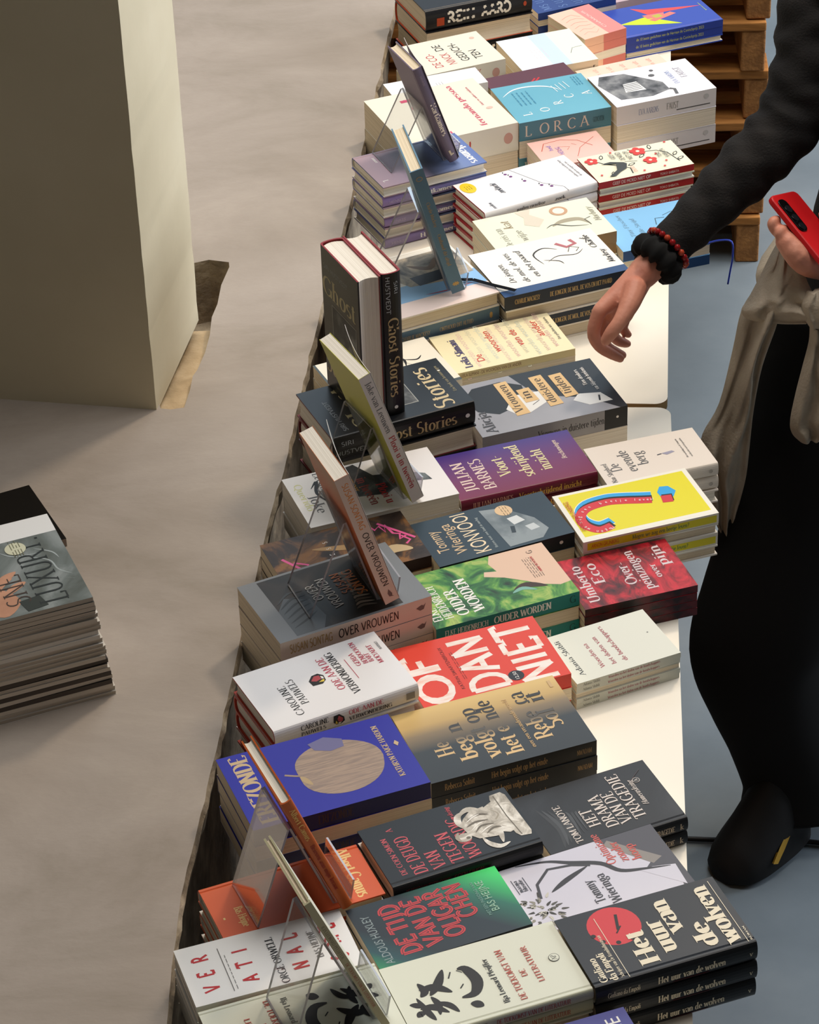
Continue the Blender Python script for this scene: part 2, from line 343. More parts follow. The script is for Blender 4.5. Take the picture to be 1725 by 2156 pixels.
# ------------------------------------------------------------------ books
def make_book(L, W, T, kind='paper', cover=None, spine=None, inside=None, page=None, art=None, plate=0.0007):
    """returns (cover mesh, page mesh); centred on x,y, bottom z=0; spine at -y; front cover up; head of the book at -x"""
    cov = MB(); x0, x1 = -L/2, L/2; y0, y1 = -W/2, W/2
    spine = spine or cover; inside = inside or M('#D9D2C6', .6); page = page or PAGE_C
    if kind == 'paper':
        p = plate; sq = 0.0004; bulge = 0
        def sy(z): return y0
        prof = [(y0, 0.0), (y1, 0), (y1, p), (y0+p, p), (y0+p, T-p), (y1, T-p), (y1, T), (y0, T)]
        n = len(prof)
        vs = [(x0, y, z) for y, z in prof] + [(x1, y, z) for y, z in prof]
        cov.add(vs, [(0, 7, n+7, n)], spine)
        cov.add(vs, [(6, 7, n+7, n+6)], cover); cov.add(vs, [(0, 1, n+1, n)], cover)
        cov.add(vs, [(i, i+1, n+i+1, n+i) for i in (1, 5)], cover); cov.add(vs, [(i, i+1, n+i+1, n+i) for i in (2, 3, 4)], inside)
        for b in (0, n): cov.add(vs, [(b, b+1, b+2, b+3), (b, b+3, b+4, b+7), (b+4, b+5, b+6, b+7)], cover)
        pg = MB(); pb = [(y0+p+sq, p+.0001), (y1-.0006, p+.0001), (y1-.0006, T-p-.0001), (y0+p+sq, T-p-.0001)]
        pg.prism_x(pb, x0+.0006, x1-.0006, page)
    else:
        p = 0.0022 if kind == 'hard' else 0.0026; hang = 0.003; bulge = min(0.006, T*.22)
        if kind == 'square': bulge = 0.0
        rr = 0.0
        def sy(z): return y0 + bulge * (1 - max(0, 1 - ((z - T/2) / (T/2)) ** 2) ** .5) if bulge else y0
        zs = [T * (0.5 - 0.5 * math.cos(math.pi * i / 10)) for i in range(11)]
        if not bulge: zs = [0, T]
        gy = y0 + max(bulge, .001) + .0045; gd = 0.0011 if kind != 'jacket' else 0.0
        outer = [(sy(z), z) for z in zs]                                       # bottom -> top along the spine
        top = [(gy-.0015, T), (gy, T-gd), (gy+.002, T)] if gd else []
        top += [(y1, T), (y1, T-p), (y0+bulge+p+.0015, T-p)]
        bot = [(y0+bulge+p+.0015, p), (y1, p), (y1, 0)] + ([(gy+.002, 0), (gy, gd), (gy-.0015, 0)] if gd else [])
        ins = [(sy(z) + p, p + (T-2*p) * z / T) for z in reversed(zs)]
        prof = outer + top + ins[0:] + bot
        n = len(prof); vs = [(x0, y, z) for y, z in prof] + [(x1, y, z) for y, z in prof]
        ns = len(zs) - 1
        for i in range(n):
            j = (i+1) % n; f = [(i, j, n+j, n+i)]
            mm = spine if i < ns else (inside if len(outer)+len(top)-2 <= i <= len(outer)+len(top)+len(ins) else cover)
            cov.add(vs, f, mm)
        tri = tessellate_polygon([[Vector((y, z, 0)) for y, z in prof]])
        cov.add(vs, [tuple(t) for t in tri] + [tuple(n + i for i in t) for t in tri], spine if kind != 'jacket' else inside)
        pg = MB(); Z0, Z1 = p+.0001, T-p-.0001; m_ = 8
        fore = [(y1 - hang - (bulge*.9) * (1 - ((2*i/m_) - 1) ** 2), Z0 + (Z1-Z0) * i / m_) for i in range(m_ + 1)]
        back = [(y0 + p + .0012 + bulge * (((2*i/m_) - 1) ** 2), Z1 - (Z1-Z0) * i / m_) for i in range(m_ + 1)]
        F_ = fore; B_ = back[::-1]; q_ = len(F_)
        pv = [(x, y, z) for x in (x0+hang, x1-hang) for y, z in F_ + B_]; h_ = 2*q_
        for i in range(q_ - 1):
            pg.add(pv, [(i, i+1, h_+i+1, h_+i), (q_+i, q_+i+1, h_+q_+i+1, h_+q_+i), (i, i+1, q_+i+1, q_+i), (h_+i, h_+i+1, h_+q_+i+1, h_+q_+i)], page)
        pg.add(pv, [(0, q_, h_+q_, h_), (q_-1, h_+q_-1, h_+2*q_-1, 2*q_-1)], page)
    if art:
        fr = Face(cov, lambda a, b, e: (x0 + b, y0 + a, T + e), W, L)
        spf = Face(cov, lambda a, b, e: (x0 + a, sy(T - b) - e - (.00045 if bulge else 0), T - b), L, T)
        bk = Face(cov, lambda a, b, e: (x0 + b, y1 - a, -e), W, L)
        art(fr, spf, bk)
    # build meshes without objects
    out = []
    for mb, nm in ((cov, 'cover'), (pg, 'page_block')):
        me = bpy.data.meshes.new(nm); me.from_pydata(mb.v, [], mb.f)
        for m in mb.mats: me.materials.append(m)
        for q, k in zip(me.polygons, mb.mi): q.material_index = k
        me.update(); out.append(me)
    return out
def place_book(meshes, loc, rot, label, group=None, cat='book', mtx=None, name='book'):
    r = empty(name, loc, rot)
    if mtx is not None: r.matrix_world = mtx
    tag(r, label, cat, group)
    for me, nm in zip(meshes, ('cover', 'page_block')):
        o = bpy.data.objects.new(nm, me); COL.objects.link(o); o.parent = r
    return r
ORD = ['top', 'second', 'third', 'fourth', 'fifth', 'sixth', 'seventh', 'eighth']
TABLE_Z = 0.90
TOPS = {}
ADJ = {11: (5, 0.01763, 0.0000, 0.0003, 0.0010, 0.0003), 12: (5, 0.01794, 0.0000, 0.0010, 0.0000, 0.0014), 13: (6, 0.01473, 0.0019, 0.0007, 0.0000, 0.0000), 14: (3, 0.03050, 0.0000, 0.0000, 0.0009, 0.0000), 15: (3, 0.02200, 0.0000, 0.0000, 0.0000, 0.0000), 16: (4, 0.02031, 0.0475, 0.0000, 0.0000, 0.0000), 17: (4, 0.02310, 0.0006, 0.0000, 0.0000, 0.0000), 18: (5, 0.01650, 0.0000, 0.0002, 0.0000, 0.0000), 19: (2, 0.02350, 0.0000, 0.0000, 0.0000, 0.0000), 20: (4, 0.01716, 0.0235, 0.0005, 0.0099, 0.0000), 21: (4, 0.02650, 0.0000, 0.0000, 0.0000, 0.0000), 22: (3, 0.02562, 0.0000, 0.0006, 0.0000, 0.0000), 23: (4, 0.02845, 0.0000, 0.0000, 0.0000, 0.0000), 24: (3, 0.02348, 0.0078, 0.0000, 0.0000, 0.0000), 25: (5, 0.00920, 0.0000, 0.0000, 0.0048, 0.0000), 26: (4, 0.03197, 0.0000, 0.0001, 0.0000, 0.0000), 27: (3, 0.02500, 0.0000, 0.0000, 0.0079, 0.0000), 28: (4, 0.01343, 0.0000, 0.0000, 0.0071, 0.0000), 29: (4, 0.01926, 0.0013, 0.0013, 0.0063, 0.0000), 30: (3, 0.02554, 0.0123, 0.0000, 0.0058, 0.0016), 31: (4, 0.02068, 0.0282, 0.0004, 0.0000, 0.0001), 32: (3, 0.02930, 0.0008, 0.0000, 0.0000, 0.0000), 33: (3, 0.02402, 0.0000, 0.0000, 0.0000, 0.0002), 34: (3, 0.02379, 0.0358, 0.0000, 0.0161, 0.0000), 35: (3, 0.04189, 0.0000, 0.0004, 0.0000, 0.0002), 36: (2, 0.03762, 0.0000, 0.0000, 0.0004, 0.0000), 37: (2, 0.01302, 0.0065, 0.0015, 0.0016, 0.0000), 38: (2, 0.01800, 0.0000, 0.0000, 0.0000, 0.0000), 39: (3, 0.02371, 0.0156, 0.0000, 0.0000, 0.0022), 40: (4, 0.02700, 0.0000, 0.0000, 0.0000, 0.0002), 41: (4, 0.02666, 0.0009, 0.0000, 0.0068, 0.0000), 42: (4, 0.02222, 0.0155, 0.0000, 0.0000, 0.0000), 43: (3, 0.02000, 0.0000, 0.0000, 0.0035, 0.0000), 44: (6, 0.02069, 0.0014, 0.0000, 0.0000, 0.0000), 45: (5, 0.01937, 0.0000, 0.0019, 0.0000, 0.0000), 46: (7, 0.01380, 0.0000, 0.0000, 0.0012, 0.0000), 47: (2, 0.05673, 0.0000, 0.0016, 0.0000, 0.0006), 48: (3, 0.03275, 0.0399, 0.0019, 0.0000, 0.0000), 49: (3, 0.03716, 0.0000, 0.0001, 0.0220, 0.0012), 50: (3, 0.02763, 0.0155, 0.0000, 0.0017, 0.0000), 51: (3, 0.03812, 0.0000, 0.0000, 0.0099, 0.0000), 52: (3, 0.02015, 0.0000, 0.0000, 0.0000, 0.0000), 53: (4, 0.01800, 0.0000, 0.0000, 0.0000, 0.0000), 54: (2, 0.04918, 0.0000, 0.0000, 0.0000, 0.0000), 55: (3, 0.02506, 0.0106, 0.0000, 0.0000, 0.0002), 56: (4, 0.01794, 0.0000, 0.0003, 0.0493, 0.0007), 57: (3, 0.01598, 0.0000, 0.0006, 0.0027, 0.0000), 58: (5, 0.01457, 0.0589, 0.0000, 0.0000, 0.0053), 59: (3, 0.01759, 0.0048, 0.0000, 0.0049, 0.0000), 60: (3, 0.04400, 0.0000, 0.0000, 0.0000, 0.0000)}   # copies in the pile, thickness, edge corrections (near, far, left, right)
def stack(desc, corners, n, T, pat='s', kind='paper', cover=None, spine=None, inside=None, page=None, art=None,
          base=TABLE_Z, seed=1, top=None, group=None, bdesc=None, jit=0.0012, first_yaw=0.0):
    """a pile of n equal books; corners = pixels of the topmost cover's corners A (near left) B (near right) C (far right) D (far left)"""
    tr = (0, 0, 0, 0)
    if seed in ADJ: n, T = ADJ[seed][:2]; tr = ADJ[seed][2:]
    zt = base + n * T
    P = {k: at(v[0], v[1], zt) for k, v in corners.items()}
    if 'A' not in P and all(k in P for k in 'BCD'): P['A'] = P['B'] + P['D'] - P['C']
    if 'B' not in P and all(k in P for k in 'ACD'): P['B'] = P['A'] + P['C'] - P['D']
    A, B = P['A'], P['B']; d = (B - A); L = d.length; d.normalize(); nrm = Vector((-d.y, d.x, 0))
    ws = [(P[k] - A).dot(nrm) for k in ('C', 'D') if k in P]; W = sum(ws) / len(ws)
    A = A + d * tr[2] + nrm * tr[0]; B = B - d * tr[3] + nrm * tr[0]; L -= tr[2] + tr[3]; W -= tr[0] + tr[1]
    yaw = math.atan2(d.y, d.x); ctr = (A + B) / 2 + nrm * W / 2
    rn = random.Random(seed); t = T - 0.0006; jit = min(jit, .0011)
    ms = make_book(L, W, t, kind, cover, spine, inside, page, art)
    print('stack', desc[:34], 'L %.3f W %.3f yaw %.1f z %.3f' % (L, W, math.degrees(yaw), zt))
    for i in range(n):
        ch = pat[i] if i < len(pat) else rn.choice('sp')
        j = 0 if i == 0 else 1
        loc = ctr + Vector((rn.uniform(-1, 1) * jit * j, rn.uniform(-1, 1) * jit * j, 0)); loc.z = zt - (i + 1) * T + 0.0001
        yw = yaw + (math.pi if ch == 'p' else 0) + j * rn.uniform(-1, 1) * R(0.35)
        if i == 0: lb = (top or desc) + ', topmost of its pile'
        else: lb = (bdesc or desc) + ', ' + (ORD[i] + ' from the top' if i < n - 1 or n < 3 else 'lowest') + ' of its pile'
        place_book(ms, loc, (0, 0, yw), lb, group or ('pile of ' + desc + ' books') if n > 1 else None)
    TOPS[seed] = zt
    return ctr, yaw, L, W, zt
# ------------------------------------------------------------------ the setting
LEDGE_Z = 0.93
m_ledge = noisy('trowelled_concrete', [(0.26, '#93887A'), (0.44, '#A2968A'), (0.56, '#A99D91'), (0.75, '#B5A99C')], scale=2.6, detail=10, rough=0.68, dist=0.5, stretch=(1, 1.5, 1), bump=0.16, bscale=70, nrough=0.66)
m_raw = noisy('broken_concrete', [(0.3, '#6E6252'), (0.5, '#9C8C76'), (0.7, '#C2B196')], scale=18, rough=0.9, bump=1.0, bscale=60)
m_floor = noisy('polished_grey_floor', [(0.3, '#6C777E'), (0.5, '#78838A'), (0.7, '#858F94')], scale=2.6, detail=8, rough=0.36, bump=0.10, bscale=30)
m_plaster = noisy('cream_plaster', [(0.3, '#CFC4A6'), (0.6, '#D8CDB0'), (0.8, '#DED5BA')], scale=3, rough=0.85, bump=0.15, bscale=24)
f = MB(); f.add([(-4, -2, 0), (7, -2, 0), (7, 13, 0), (-4, 13, 0)], [(0, 1, 2, 3)], m_floor)
tag(f.build('floor'), kind='structure')

rn = random.Random(4)
edge = [(-.340, 1.6), (-.318, 2.51), (-.311, 2.74), (-.279, 3.01), (-.237, 3.40), (-.187, 3.80), (-.148, 4.14), (-.086, 4.61), (.010, 5.47), (.16, 7.0)]
fine = []
for (x0, y0), (x1, y1) in zip(edge, edge[1:]):
    n = max(2, int((y1 - y0) / 0.025))
    for i in range(n):
        t = i / n; y = y0 + (y1 - y0) * t
        fine.append((x0 + (x1 - x0) * t + 0.0035 * noise.noise(Vector((y * 22, 0, 0))) + 0.006 * noise.noise(Vector((y * 6, 3, 0))), y))
fine.append(edge[-1])
outer = [(-2.6, 1.6)] + fine + [(-2.6, 7.0)]
tr_px = [(398, 556), (440, 547), (482, 552), (483, 562), (466, 600), (458, 640), (446, 668), (442, 705), (432, 742), (416, 778), (406, 792), (400, 822), (388, 858), (360, 862), (338, 860), (322, 800), (370, 690), (380, 640), (385, 600)]
hole = [tuple(at(x, y, LEDGE_Z)[:2]) for x, y in tr_px]
lb = MB()
tri = tessellate_polygon([[Vector((x, y, 0)) for x, y in outer], [Vector((x, y, 0)) for x, y in hole]])
allp = outer + hole
lb.add([(x, y, LEDGE_Z) for x, y in allp], [tuple(t) for t in tri], m_ledge)
# rough outer side, a chipped arris, undercut added to darken the gap, then down
n = len(fine)
chip = [(x + .004 + .003 * noise.noise(Vector((y * 40, 1, 0))), y, LEDGE_Z - .010 - .006 * abs(noise.noise(Vector((y * 30, 7, 0))))) for x, y in fine]
und = [(x - .004 + .003 * noise.noise(Vector((y * 33, 2, 5))), y, LEDGE_Z - .045) for x, y in fine]
low = [(x - .075, y, LEDGE_Z - .06) for x, y in fine]; low2 = [(x - .08, y, 0) for x, y in fine]
vs = [(x, y, LEDGE_Z) for x, y in fine] + chip + und + low + low2
lb.add(vs, [(i, i+1, n+i+1, n+i) for i in range(n-1)] + [(a*n+i, a*n+i+1, (a+1)*n+i+1, (a+1)*n+i) for a in (1, 2, 3) for i in range(n-1)], m_raw)
lb.add([(-2.6, 1.6, 0), (-2.6, 1.6, LEDGE_Z), (fine[0][0], 1.6, LEDGE_Z), (fine[0][0], 1.6, 0), (-2.6, 7, 0), (-2.6, 7, LEDGE_Z), (.16, 7, LEDGE_Z), (.16, 7, 0)], [(0, 1, 2, 3), (4, 5, 6, 7), (0, 1, 5, 4)], m_ledge)
# the chased slot beside the pillar
def dep(x, y): return LEDGE_Z - (0.10 if y < 2.93 else 0.16)
nh = len(hole)
def bz(x, y, i):
    py = tr_px[i][1]
    return LEDGE_Z - (.125 if py < 645 else .030 if py < 760 else .016)
m_sand = noisy('sandy_screed', [(0.3, '#A08A68'), (0.5, '#BFA682'), (0.7, '#D2BC98')], scale=14, rough=0.9, bump=.8, bscale=70)
split_l, split_r = at(398, 664, LEDGE_Z), at(448, 662, LEDGE_Z)
vs = [(x, y, LEDGE_Z) for x, y in hole] + [(x, y, bz(x, y, i)) for i, (x, y) in enumerate(hole)]
lb.add(vs, [(i, (i+1) % nh, nh+(i+1) % nh, nh+i) for i in range(nh)], m_raw)
deep = [i for i in range(nh) if tr_px[i][1] < 645]; shal = [i for i in range(nh) if tr_px[i][1] >= 645]
dp = [(hole[i][0], hole[i][1]) for i in deep] + [(split_r.x, split_r.y), (split_l.x, split_l.y)]
tri = tessellate_polygon([[Vector((x, y, 0)) for x, y in dp]])
lb.add([(x, y, LEDGE_Z - .125) for x, y in dp], [tuple(t) for t in tri], m_raw)
sp_ = [(hole[i][0], hole[i][1], bz(*hole[i], i)) for i in shal]
sp_ = [(split_r.x, split_r.y, LEDGE_Z - .032)] + sp_ + [(split_l.x, split_l.y, LEDGE_Z - .032)]
tri = tessellate_polygon([[Vector((x, y, 0)) for x, y, z in sp_]])
lb.add(sp_, [tuple(t) for t in tri], m_sand)
lb.add([(split_l.x, split_l.y, LEDGE_Z - .032), (split_r.x, split_r.y, LEDGE_Z - .032), (split_r.x, split_r.y, LEDGE_Z - .125), (split_l.x, split_l.y, LEDGE_Z - .125)], [(0, 1, 2, 3)], m_raw)
tag(lb.build('trim_concrete_ledge'), kind='structure', label='broad trowelled concrete ledge beside the book tables')
# pillar
fr = at(330, 863, LEDGE_Z); br = at(404, 700, LEDGE_Z)
dv = (br - fr); dv.z = 0; dv.normalize(); lv = Vector((-dv.y, dv.x, 0))
dl = (br - fr).length + .05
pb = MB(); foot = [fr, fr + dv * dl, fr + dv * dl + lv * .75, fr + lv * .75]
zsn = 90; zs = [LEDGE_Z - .005 + (3.3) * i / zsn for i in range(zsn + 1)]
rings = []
for z in zs:
    ring = []
    for k, c in enumerate(foot):
        a = .0008 * noise.noise(Vector((z * 26, k * 5, 0))) + .0010 * noise.noise(Vector((z * 90, k * 5, 2)))
        ctr_ = (foot[0] + foot[2]) / 2; dd = (ctr_ - c).normalized()
        ring.append(Vector((c.x, c.y, z)) + dd * abs(a) * 2)
    rings += ring
pb.add(rings, [(i*4+k, i*4+(k+1) % 4, (i+1)*4+(k+1) % 4, (i+1)*4+k) for i in range(zsn) for k in range(4)] + [(zsn*4, zsn*4+1, zsn*4+2, zsn*4+3)], m_plaster)
tag(pb.build('wall_pillar'), kind='structure', label='square cream plastered pillar on the concrete ledge')

# tables: white boards lying on stacked pallets
m_white = noisy('white_laminate', [(0.3, '#EDE4D2'), (0.7, '#F3EBDB')], scale=1.5, rough=0.42)
m_ply = noisy('plywood_edge', [(0.3, '#A98A5E'), (0.7, '#C7A878')], scale=20, rough=0.7, stretch=(1, 1, 30))
def board(p_near, p_far, wdt, rad, label):
    """p_near, p_far on the right edge; extends wdt to the left"""
    d = Vector(p_far) - Vector(p_near); Ln = d.length; d.normalize(); l = Vector((-d.y, d.x))
    o = empty('table', (p_near[0], p_near[1], TABLE_Z - .018), (0, 0, math.atan2(d.y, d.x) - math.pi / 2))
    tag(o, label, 'table', 'white display tables end to end')
    prof = []
    for cx, cy, a0 in ((-rad, rad, -90), (-rad, Ln - rad, 0), (-wdt + rad, Ln - rad, 90), (-wdt + rad, rad, 180)):
        prof += [(cx + rad * math.cos(R(a0 + 15 * i)), cy + rad * math.sin(R(a0 + 15 * i))) for i in range(7)]
    b = MB(); b.prism_z(prof, 0, .018, m_ply, m_white); b.build('tabletop', o)
    return o
t2n = at(1447, 1820, TABLE_Z); t2f = at(1412.5, 858, TABLE_Z); t1n = at(1406, 851, TABLE_Z); t1f = at(1413, 90, TABLE_Z)
ext = t2n + (t2n - t2f) * 0.75
board(ext[:2], t2f[:2], .50, .022, 'white display table nearest the bottom edge, crowded with book piles')
e1 = t1f + (t1f - t1n) * 0.35
board(t1n[:2], e1[:2], .52, .022, 'white display table further away, under the floral and poetry books')

wood = noisy('pallet_pine', [(0.25, '#6F431E'), (0.5, '#A0692F'), (0.75, '#BE8444')], scale=9, rough=0.8, stretch=(.35, 3, 3), dist=1.2, bump=.5, bscale=40)
wood2 = noisy('pallet_stringer', [(0.3, '#7D532A'), (0.6, '#A5713D'), (0.8, '#C08E55')], scale=10, rough=0.85, stretch=(3, .5, 3), dist=1, bump=.5, bscale=50)
def pallet(wd, dp, label, loc, rz, h=.123):
    o = empty('pallet', loc, (0, 0, rz)); tag(o, label, 'pallet', None)
    for k in range(6):
        y = k * (dp - .1) / 5
        b = MB(); b.box((-wd, y, h - .022), (0, y + .1, h), wood); bevel(b.build('deck_board', o), .003)
    for x in (-.055, -wd/2 - .03, -wd):
        b = MB(); b.box((x, .003, 0), (x + .055, dp - .003, h - .0221), wood2); bevel(b.build('stringer', o), .004)
    return o
base = at(1597, 553, 0)
offs = [0.0, .008, -.004, .006, -.006, .004, -.010]
names = ['lowest wooden pallet of the stack, standing on the grey floor', 'second wooden pallet from the floor in the stack', 'third wooden pallet from the floor in the stack',
         'fourth wooden pallet from the floor in the stack', 'fifth wooden pallet from the floor in the stack', 'sixth wooden pallet from the floor, second from the top of the stack', 'topmost wooden pallet of the stack, under the far table end']
for i in range(7):
    o = pallet(1.0, .8, names[i], (base.x + offs[i], base.y + .01 * (i % 2), .1255 * i), R(-3 + (i % 3)))
    o['group'] = 'wooden pallets stacked under the far table'
for (cx, cy, nm) in ((.31, 2.9, 'near'), (.43, 4.35, 'far')):
    for i in range(7):
        o = pallet(.40, .8, 'wooden pallet hidden under the %s white table, %s from the floor' % (nm, ['first', 'second', 'third', 'fourth', 'fifth', 'sixth', 'seventh'][i]), (cx, cy, .1255 * i), R(-6))
        o['group'] = 'wooden pallets hidden under the tables'
# floor cable
cb = MB(); cp = [at(x, y, .006) for x, y in ((1380, 1764), (1450, 1766), (1500, 1768), (1580, 1768), (1690, 1771), (1760, 1777), (1850, 1783))]
cb.tube(cp, .0045, M('#0B0B0C', .5)); tag(cb.build('floor_cable'), 'thin black cable running across the floor behind the shoe', 'cable')
# ------------------------------------------------------------------ the book piles (near to far)
W_, K_ = M('#F1EDE6', .5), M('#1B1A1C', .5)
CREAM, RED, GREY = M('#E8DFC4', .5), M('#C2282E', .5), M('#5C5B5B', .5)
def off_white(name, c='#E9E2D2'): return noisy(name, [(0.2, c), (0.8, c)], scale=3, rough=0.5)
covers = {}

# brush characters on the pale green book
def brush(fr, u0, v0, s, m):
    """two large brush characters, drawn as tapering strokes; s = size in fraction of the cover height"""
    k = fr.h / fr.w
    def P(pts, wd): fr.line([(u0 + x * s * k, v0 + y * s) for x, y in pts], wd * s * 1.35, m, taper=True)
    # upper (left in the photograph)
    P([(.18,.02),(.22,.08),(.20,.13)], .07); P([(.42,.0),(.38,.08),(.32,.12)], .06)
    P([(.05,.22),(.22,.17),(.5,.12)], .06); P([(.30,.10),(.28,.26),(.12,.42)], .07)
    P([(.12,.30),(.3,.34),(.46,.30)], .06); P([(.34,.32),(.24,.46),(.08,.54)], .06)
    P([(.5,.18),(.58,.26),(.74,.22)], .07); P([(.62,.2),(.60,.4),(.44,.58)], .08); P([(.48,.3),(.64,.46),(.86,.60)], .08)
    # lower character: heart
    P([(.16,.72),(.12,.80),(.06,.86)], .08); P([(.30,.66),(.32,.84),(.52,.94),(.76,.88),(.80,.78)], .10)
    P([(.46,.70),(.52,.76)], .08); P([(.68,.62),(.78,.68)], .09); P([(.78,.76),(.72,.82)], .05)
PALE = off_white('pale_green_board', '#DCDCC8'); PALE_S = off_white('pale_green_cloth', '#C9C8AC')
def art_toekomst(fr, sp, bk):
    brush(fr, .14, .06, .42, K_)
    fr.text('Ilja Leonard Pfeijffer', .14, .56, .032, K_, sx=.8, fit=.62)
    fr.text('DE TOEKOMST VAN', .12, .655, .036, M('#B9503F'), fit=.70); fr.text('DE', .40, .72, .032, M('#B9503F'), fit=.10)
    fr.text('LITERATUUR', .28, .79, .032, M('#B9503F'), fit=.50)
    fr.ell(.53, .90, .030, .030, M('#4A4A44')); fr.ell(.53, .90, .027, .027, PALE); fr.text('AP', .53, .912, .028, M('#4A4A44'), al='c')
    sp.text('ILJA LEONARD PFEIJFFER', .1, .68, .42, M('#8C8570'), fit=.3); sp.text('DE TOEKOMST VAN DE LITERATUUR', .45, .68, .42, M('#B9503F'), fit=.42)
def art_ver(fr, sp, bk):
    r = M('#C1272D')
    for t, v in (('VER', .17), ('ATI', .40), ('NAL', .70), ('SME', .93)):
        for i, ch in enumerate(t): fr.text(ch, .18 + i * .26, v, .092, r, font='m', sx=.80, wt=1.5)
    fr.text('ORGE ORWELL', .02, .56, .045, K_, fit=.80); fr.text('BAS HEIJNE', .28, .80, .04, M('#6E6A66'), fit=.48)
    fr.line([(.1, .24), (.85, .24)], .005, M('#77726D')); fr.scribble(.12, .262, .6, .01, M('#77726D'), 1)
stack('pale green hardcover with two black brush characters', dict(C=(1159,1939), B=(1251,2083), D=(792,2042)), 5, .0165, 'sspsp', 'hard', PALE, PALE_S, art=art_toekomst, seed=11, page=PAGE_C)
z0L = TABLE_Z + 5 * .0165
stack('pale green hardcover under the clear stand', dict(C=(772,2026), B=(866,2170), D=(398,2131)), 5, .0165, 'psps', 'hard', PALE, PALE_S, art=art_toekomst, seed=12)
stack('white paperback with widely spaced red capitals', dict(A=(414,2123), B=(770,2030), C=(711,1908), D=(362,2006)), 6, .0145, 'spssps', 'paper', off_white('matt_white_card', '#EFECE6'), art=art_ver, seed=13, page=PAGE_W)

NAVY = M('#1D242D', .38)
def art_wolven(fr, sp, bk):
    cr = M('#E9DCC0')
    fr.ell(.72, .30, .158, .158, M('#D2333C')); 
    for u, v in ((.50,.36),(.50,.27),(.56,.19),(.66,.155)): fr.ell(u, v, .015, .015, K_)
    fr.line([(.66,.31),(.86,.345)], .018, K_); fr.line([(.62,.29),(.70,.335)], .009, K_)
    fr.text('Giuliano', .06, .09, .045, cr, fit=.33, wt=1.3); fr.text('da Empoli', .05, .15, .045, cr, fit=.38, wt=1.3)
    fr.text('Schrijver van De Kremlinfluisteraar', .06, .19, .022, cr, fit=.6); fr.line([(.04,.215),(.88,.215)], .004, cr)
    for t, v, f in (('Het', .43, .46), ('uur', .56, .46), ('van', .66, .46)): fr.text(t, .13 + (.0 if v < .5 else .08 if v < .6 else .3), v, .115, cr, fit=f, wt=1.5)
    fr.text('de', .14, .80, .115, cr, fit=.33, wt=1.5); fr.text('wolven', .10, .925, .115, cr, fit=.82, wt=1.5)
    fr.line([(.05,.955),(.95,.955)], .004, cr); fr.text('ROMAN', .06, .985, .012, cr, fit=.2)
    sp.text('Giuliano da Empoli', .07, .66, .26, cr, fit=.2); sp.text('Het uur van de wolven', .38, .68, .36, cr, fit=.42, wt=1.3)
    sp.poly([(.45, 1.0), (.48, .80), (.70, .80), (.73, 1.0)], M('#B01D24')); sp.text('v', .95, .6, .25, cr)
stack('dark hardcover with a red clock dial', dict(A=(1255,2084), B=(1597,1985), C=(1491,1847)), 3, .0305, 'sss', 'hard', NAVY, M('#0C0D10', .4), art=art_wolven, seed=14)
def art_blue(fr, sp, bk):
    fr.text('HEILIGE', .20, .93, .10, W_, font='s', fit=.7); fr.text('VERZAMELDE', .2, .82, .06, W_, font='s', fit=.6)
stack('indigo paperback with white capitals at the bottom edge', dict(C=(1306,2121), D=(1010,2206), B=(1400,2262)), 3, .022, 'sps', 'paper', M('#3A3F8C', .4), art=art_blue, seed=15)

ORG = noisy('orange_card', [(0.3, '#D4592C'), (0.7, '#E2693A')], scale=2, rough=.42)
def art_camus(fr, sp, bk):
    y = M('#F2CE86'); fr.text('Albert Camus', .04, .155, .085, y, fit=.90, wt=1.4); fr.text('Brieven aan mijn leraar', .12, .3, .05, M('#B8341C'), fit=.7, wt=1.2)
    fr.text('Bas Heijne', .50, .86, .05, y, fit=.36, wt=1.2); fr.line([(.62,.94),(.655,.94)], .012, y)
    sp.text('Albert Camus', .05, .7, .5, y, fit=.28, wt=1.2); sp.text('Brieven aan mijn leraar', .40, .7, .42, M('#B8341C'), fit=.42, wt=1.2)
stack('orange hardcover lying flat with yellow lettering', dict(D=(414,1871), C=(746,1774), B=(842,1930)), 4, .0225, 'psps', 'hard', ORG, M('#C8562A', .5), art=art_camus, seed=16)

